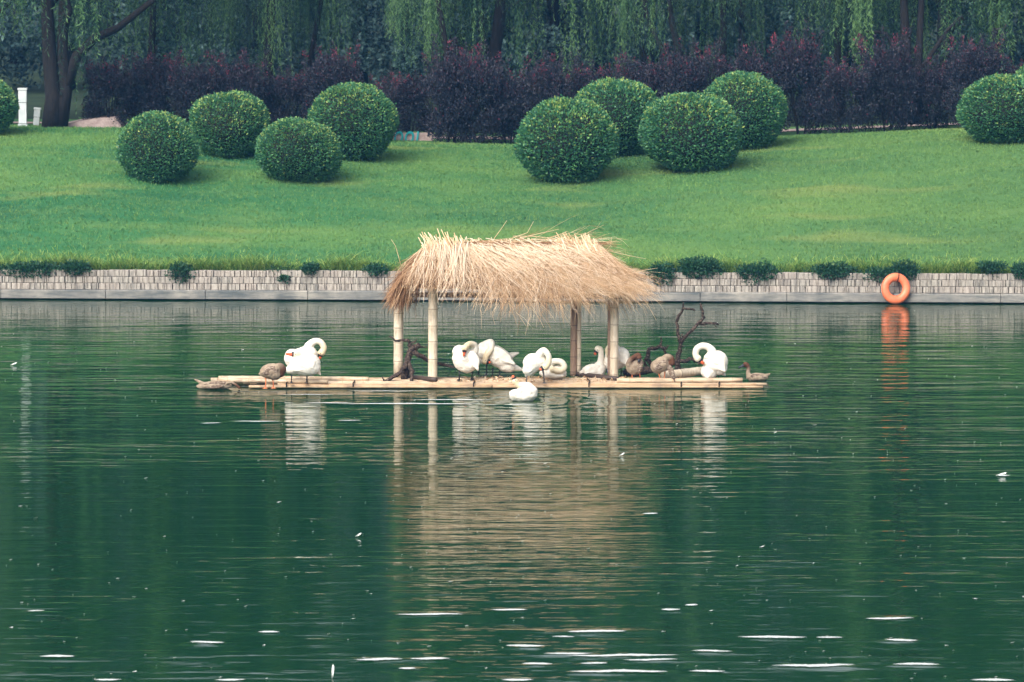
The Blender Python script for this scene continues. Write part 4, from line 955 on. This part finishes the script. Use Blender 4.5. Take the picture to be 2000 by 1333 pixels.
    if neck is not None and bill is not None:
        H = NP_[-1]; Bt = T(*bill); D = Bt - H; Ln = np.linalg.norm(D); D /= Ln; hr = neck[-1][3] * 1.12 / s_
        side = np.cross(D, (0, 0, 1.0)); side /= np.linalg.norm(side) + 1e-9; upv = np.cross(side, D)
        mb = MB(); p0 = H + D * hr * .75; tube(mb, [p0, p0 * .5 + Bt * .5, Bt * .9 + p0 * .1, Bt], [hr * .62, hr * .45, hr * .38, hr * .12], 8)
        mb.build('bill', M['bill_orange'] if sp_ == 'swan' else M['dark_bill'], t)
        if mask and sp_ == 'swan':
            mb = MB(); ellipsoid(mb, H + D * hr * .95 + upv * hr * .35, (hr * .5,) * 3, lo=True); ellipsoid(mb, H + D * hr * .85, (hr * .66,) * 3, lo=True); mb.build('bill_knob', M['black_skin'], t)
        for sg_ in (-1, 1):
            mb = MB(); ellipsoid(mb, H + D * hr * .35 + side * sg_ * hr * .86 + upv * hr * .25, (.009,) * 3, lo=True); mb.build('eye', M['eye'], t)
    for i, (x0, y0, x1, y1, w) in enumerate(legs):
        m_ = foot_m or (M['black_skin'] if sp_ == 'swan' else M['orange_leg']); mb = MB(); A = T(x0, y0, w); B_ = T(x1, y1, w); B_[2] = .012; B_[1] = w / s_
        tube(mb, [A, (A + B_) / 2 + (.006, 0, 0), B_], [.021, .012, .013] if sp_ == 'swan' else [.016, .010, .011], 7); leg = mb.build('leg', m_, t)
        mb = MB(); f0 = B_ + (0, .02, 0); V = [f0 + (-.012, 0, 0), f0 + (-.055, -.10, -.006), f0 + (0, -.125, -.006), f0 + (.055, -.10, -.006), f0 + (.012, 0, 0), f0 + (0, 0, .016)]
        mb.add(np.array(V), [np.array([(0, 1, 5), (1, 2, 5), (2, 3, 5), (3, 4, 5), (4, 0, 5)]), np.array([(0, 4, 3, 2)])], 0, False); mb.build('foot', m_, leg)
        if ring == i:
            mb = MB(); Cn = A * .45 + B_ * .55; tube(mb, [Cn + (0, 0, .035), Cn - (0, 0, .035)], .019, 10); mb.build('leg_ring', M['blue_ring'], leg)
    return t
SW, GO = 'white swans on and around the raft', 'brown geese on and around the raft'
bird('swan', 'swan at the left with neck arched over to the right, blue leg ring', (604, 742), [(590, 700, 0, 33, 21, 20, 25), (603, 694, 0, 18, 19, 16, 0), (612, 716, 0, 15, 12, 13, -30), (570, 700, 0, 15, 18, 15, 0)],
     [(600, 690, 0, 13), (604, 676, 0, 9), (614, 667, 0, 6.6), (626, 668, 0, 6), (633, 679, 0, 6), (629, 688, 0, 6.4)], (624, 702, 0), [(607, 722, 607, 742, 4), (594, 722, 592, 742, 6)], [(598, 688, 566, 708, -17, 13)], ((612, 716, 0, 9), (627, 733, 0)), 0, group=SW)
bird('swan', 'swan at the left preening its back, in front of the arched necked one', (586, 749), [(596, 715, 0, 31, 20, 19, -8), (606, 708, 0, 20, 17, 17, 0), (575, 721, 0, 18, 11, 13, 8)],
     [(610, 706, 4, 12), (600, 697, 8, 8.5), (588, 692, 8, 6.2), (578, 694, 4, 6)], (558, 691, 0), [(569, 728, 569, 748, 0), (599, 730, 599, 749, 2)], [(612, 708, 572, 722, -16, 13)], ((575, 722, 0, 9), (556, 724, 0)), group=SW, mask=True)
bird('goose', 'brown goose standing at the left end with its head tucked under its wing', (526, 759), [(530, 725, 0, 23, 15, 15, 8), (536, 729, 0, 16, 14, 14, 0)],
     [(538, 720, -6, 9), (547, 716, -4, 8), (552, 722, -2, 8), (549, 729, 0, 7)], None, [(519, 738, 518, 759, 0), (532, 738, 534, 759, 3)], [(542, 720, 512, 728, -13, 9)], ((518, 728, 0, 8), (505, 731, 0)), group=GO, tint_from=.2)
bird('goose', 'brown goose resting half in the water at the left tip of the raft', (425, 760), [(414, 753, 0, 31, 8, 14, 4), (430, 754, 0, 24, 7, 12, 0)],
     [(440, 751, -6, 5), (446, 747, -9, 2.8), (454, 746.5, -11, 2.4), (462, 751, -12, 2.4), (468, 756, -12, 2.8)], None, (), [(442, 748, 398, 750, -10, 5), (436, 753, 405, 756, -15, 4)], ((402, 753, 0, 6), (380, 741, 0)), float_=True, group=GO)
bird('swan', 'swan facing front with head bent to its breast, right of the left front post', (908, 743), [(904, 700, 0, 21, 26, 19, 8), (912, 712, 0, 20, 17, 17, 0), (898, 688, 0, 15, 14, 15, 0)],
     [(918, 694, 8, 11), (928, 684, 8, 7.5), (926, 674, 4, 6.2), (916, 672, -6, 6), (908, 678, -18, 6)], (906, 694, -22), [(897, 724, 897, 742, 0), (922, 724, 921, 742, 3)], [(920, 688, 934, 724, -15, 11)], None, group=SW)
bird('swan', 'large swan preening its breast, just right of the front facing swan', (965, 737), [(972, 697, 0, 34, 20, 20, -32), (950, 685, 0, 20, 19, 18, 0), (988, 713, 0, 22, 14, 15, -20)],
     [(945, 684, 0, 14), (952, 672, -5, 9), (960, 668, -12, 6.5), (959, 680, -19, 6), (950, 693, -22, 5.8), (948, 703, -21, 6)], (958, 706, -26), [(962, 718, 961, 736, 0), (977, 718, 974, 736, 3)], [(960, 680, 1008, 712, -19, 12)], ((992, 714, 0, 10), (1022, 723, 0)), group=SW)
bird('swan', 'swan almost hidden behind the large preening one, raised tail showing', (955, 734), [(948, 693, 10, 26, 20, 18, -10), (975, 696, 10, 26, 15, 15, -18)], None, None, [(950, 712, 950, 734, 10), (935, 712, 934, 734, 12)], [(950, 682, 992, 700, -4, 11)], ((985, 700, 8, 10), (1014, 690, 8)), group=SW)
bird('swan', 'swan standing with neck looped down to its leg, directly behind the bathing swan', (1045, 749), [(1040, 710, 0, 19, 20, 18, 0), (1052, 706, 0, 15, 17, 15, 0), (1034, 722, 0, 14, 13, 13, 0)],
     [(1050, 702, -3, 11), (1056, 689, -6, 8), (1063, 684, -9, 6.4), (1071, 694, -10, 6), (1071, 708, -10, 6), (1065, 716, -10, 6)], (1054, 722, -12), [(1029, 728, 1028, 748, 0), (1060, 722, 1063, 748, 0)], [(1050, 696, 1030, 728, -14, 12)], ((1034, 722, 0, 8), (1026, 736, 0)), foot_m=M['grey_leg'], group=SW)
bird('swan', 'swan sitting with its neck folded along its back, right of centre under the roof', (1080, 742), [(1080, 728, 0, 27, 13, 17, 0), (1088, 725, 0, 17, 13, 14, 0)],
     [(1068, 724, -4, 10), (1072, 712, -8, 7.5), (1082, 705, -10, 6.2), (1096, 706, -12, 6), (1102, 716, -14, 6), (1093, 723, -16, 5.8), (1080, 720, -16, 5.5)], None, (), [(1072, 724, 1102, 734, -14, 9)], ((1094, 730, 0, 8), (1107, 734, 0)), group=SW, neck_tint=.8)
bird('swan', 'white swan bathing in the water before the raft, head thrown back', (1023, 783), [(1023, 772, 0, 27, 14, 18, 0), (1034, 766, 0, 17, 14, 15, 10), (1008, 772, 0, 14, 12, 12, 10)],
     [(1038, 764, 0, 10), (1034, 755, 0, 7.5), (1022, 752, 0, 6), (1012, 752, 0, 5.6), (1006, 745, 0, 5.8)], (1001, 733, 0), (), [(1036, 764, 1004, 770, -15, 10)], ((1008, 773, 0, 9), (994, 766, 0)), float_=True, group=SW)
bird('swan', 'white swan sitting with upright neck and lowered bill, left of the right front post', (1158, 736), [(1158, 723, 0, 22, 12, 15, 4), (1170, 722, 0, 13, 16, 14, 0)],
     [(1171, 716, 0, 9), (1173, 704, 0, 6.2), (1174, 692, 0, 5.8), (1172, 683, 0, 6.2), (1168, 682, 0, 6.2)], (1161, 693, -2), (), [(1168, 716, 1140, 728, -13, 9)], ((1146, 726, 0, 8), (1131, 728, 0)), group=SW, neck_tint=.35)
bird('swan', 'white swan standing behind the right front post, rings on both legs', (1202, 736), [(1204, 700, 6, 24, 22, 18, -8), (1196, 708, 6, 19, 17, 16, 0), (1214, 695, 6, 16, 16, 14, 0)],
     [(1200, 694, 2, 12), (1203, 680, -2, 8), (1196, 675, -6, 6.8), (1188, 682, -10, 7), (1190, 692, -11, 6.5)], None, [(1188, 716, 1187, 735, 4), (1212, 716, 1213, 735, 6)], [(1208, 688, 1228, 714, -12, 11)], ((1216, 704, 6, 9), (1229, 712, 6)), 0, group=SW)
bird('goose', 'goose with neck laid back over its shoulder, first right of the right front post', (1242, 745), [(1239, 715, 0, 17, 18, 16, 0), (1244, 710, 0, 13, 14, 13, 0)],
     [(1228, 712, -8, 7), (1231, 702, -12, 5.2), (1238, 696, -13, 4.6), (1246, 692, -13, 4.8), (1248, 697, -14, 4.8)], (1247, 706, -17), [(1234, 730, 1234, 745, 0), (1249, 730, 1250, 745, 3)], [(1250, 704, 1246, 730, -13, 7)], None, group=GO, tint_from=.05)
bird('goose', 'brown goose preening with one dark wing hanging, second right of the right front post', (1292, 746), [(1292, 712, 0, 20, 15, 15, 22), (1284, 716, 0, 14, 14, 14, 0)],
     [(1296, 704, -4, 9), (1303, 697, -6, 7), (1311, 700, -7, 6), (1312, 708, -8, 5.5)], None, [(1286, 728, 1290, 745, 0), (1299, 726, 1296, 741, 4)], [(1306, 712, 1318, 746, -10, 6), (1300, 706, 1276, 722, -13, 8)], None, group=GO, tint_from=.35)
bird('swan', 'swan at the right end curling its neck into a ring, bill at its breast', (1390, 743), [(1397, 707, 0, 25, 23, 20, 10), (1385, 726, 0, 17, 15, 16, 0), (1406, 718, 0, 15, 15, 15, 0)],
     [(1388, 700, -4, 14), (1390, 686, -5, 9), (1382, 677, -6, 7), (1370, 675, -8, 6.6), (1360, 681, -10, 6.4), (1358, 692, -12, 6.2), (1362, 699, -12, 6.4)], (1374, 710, -14), [(1404, 730, 1403, 742, 0)], [(1392, 696, 1416, 726, -18, 14), (1384, 722, 1378, 740, -15, 9)], ((1406, 722, 0, 9), (1417, 735, 0)), group=SW, neck_tint=.4)
bird('goose', 'brown goose swimming past the right tip of the raft with its head up', (1480, 744), [(1481, 737, 0, 20, 8.5, 12, -2), (1470, 738, 0, 10, 8, 9, 0)],
     [(1464, 738, 0, 7), (1461, 729, 0, 4.4), (1462, 720, 0, 3.8), (1459, 713, 0, 4.4), (1456, 712, 0, 4.6)], (1442, 719, 0), (), [(1468, 734, 1496, 736, -9, 5)], ((1494, 736, 0, 5), (1504, 730, 0)), float_=True, group=GO, tint_from=.3)

# ------------------------------------------------------------------ feathers on the water
def feather(px, py, size, lab, up=False):
    p = on_z(px, py); mb = MB(); ln = size
    V = [(0, 0, 0), (ln * .35, .12 * ln, .02), (ln * .8, .13 * ln, .035), (ln, 0, .05), (ln * .8, -.10 * ln, .03), (ln * .35, -.12 * ln, .015), (ln * .4, 0, .03 * 1), (ln * .8, 0, .05)]
    V = np.array(V) * [1, 1, 1]; mb.add(V, [np.array([(0, 1, 6), (1, 2, 7), (1, 7, 6), (2, 3, 7), (3, 4, 7), (4, 5, 6), (4, 6, 7), (5, 0, 6)])], 0, True)
    t = thing('feather', lab, 'feather', (p.x, p.y, .012), (0, -1.25 if up else -.05, R.uniform(-.5, .5)), 'single white feathers on the lake'); mb.build('vane', M['feather'], t)
    mb = MB(); tube(mb, [(-.02, 0, .004), (ln * .4, 0, .034), (ln * .85, 0, .05)], [.003, .003, .001], 4); mb.build('quill', M['feather'], t)
feather(650, 1326, .16, 'white feather standing curled on the water at the bottom edge', True)
feather(22, 715, .12, 'white feather on the water near the left edge, level with the swans'); feather(697, 1050, .07, 'small white feather on the dark water below the left posts')
feather(1948, 931, .16, 'flat white feather on the water near the right edge'); feather(1212, 892, .07, 'tiny white feather in the reflection of the right front post'); feather(985, 748, .10, 'white feather stuck on the front canes beside the bathing swan')
nf = 420; fx = R.uniform(0, 2000, nf); fy = 600 + 733 * R.random(nf) ** 1.1; P = np.array([tuple(on_z(a_, b_)) for a_, b_ in zip(fx, fy)])
ok = [not (380 < a_ < 1520 and 725 < b_ < 762) for a_, b_ in zip(fx, fy)]; P = P[ok]; nf = len(P); P[:, 2] = .010
sz = R.choice([.022, .032, .05], nf, p=[.55, .35, .10]) * R.uniform(.7, 1.2, nf); mb = MB(); d = np.stack([np.ones(nf), R.normal(0, .5, nf), R.uniform(0, .3, nf)], 1); d /= np.linalg.norm(d, axis=1)[:, None]
s = np.cross(d, np.tile([0, 0.3, 1.0], (nf, 1))); s /= np.linalg.norm(s, axis=1)[:, None]; leaves(mb, P, d, s, sz * 1.6, sz, R.random(nf))
kind(mb.build('floating_down', M['feather']), 'stuff', 'small bits of white down scattered on the water')

# ------------------------------------------------------------------ hazy air
hz = mat('haze', (1, 1, 1)); nt = hz.node_tree; nt.nodes.remove(nt.nodes['Principled BSDF']); pv = nt.nodes.new('ShaderNodeVolumePrincipled')
pv.inputs['Color'].default_value = (.12, .45, 1.0, 1); pv.inputs['Density'].default_value = .00038; pv.inputs['Anisotropy'].default_value = .2
nt.links.new(pv.outputs[0], nt.nodes['Material Output'].inputs['Volume'])
mb = MB(); box(mb, (-330, -160, -1.6), (330, 660, 44)); kind(mb.build('haze', hz), 'stuff', 'thin blue summer haze over the lake and park')
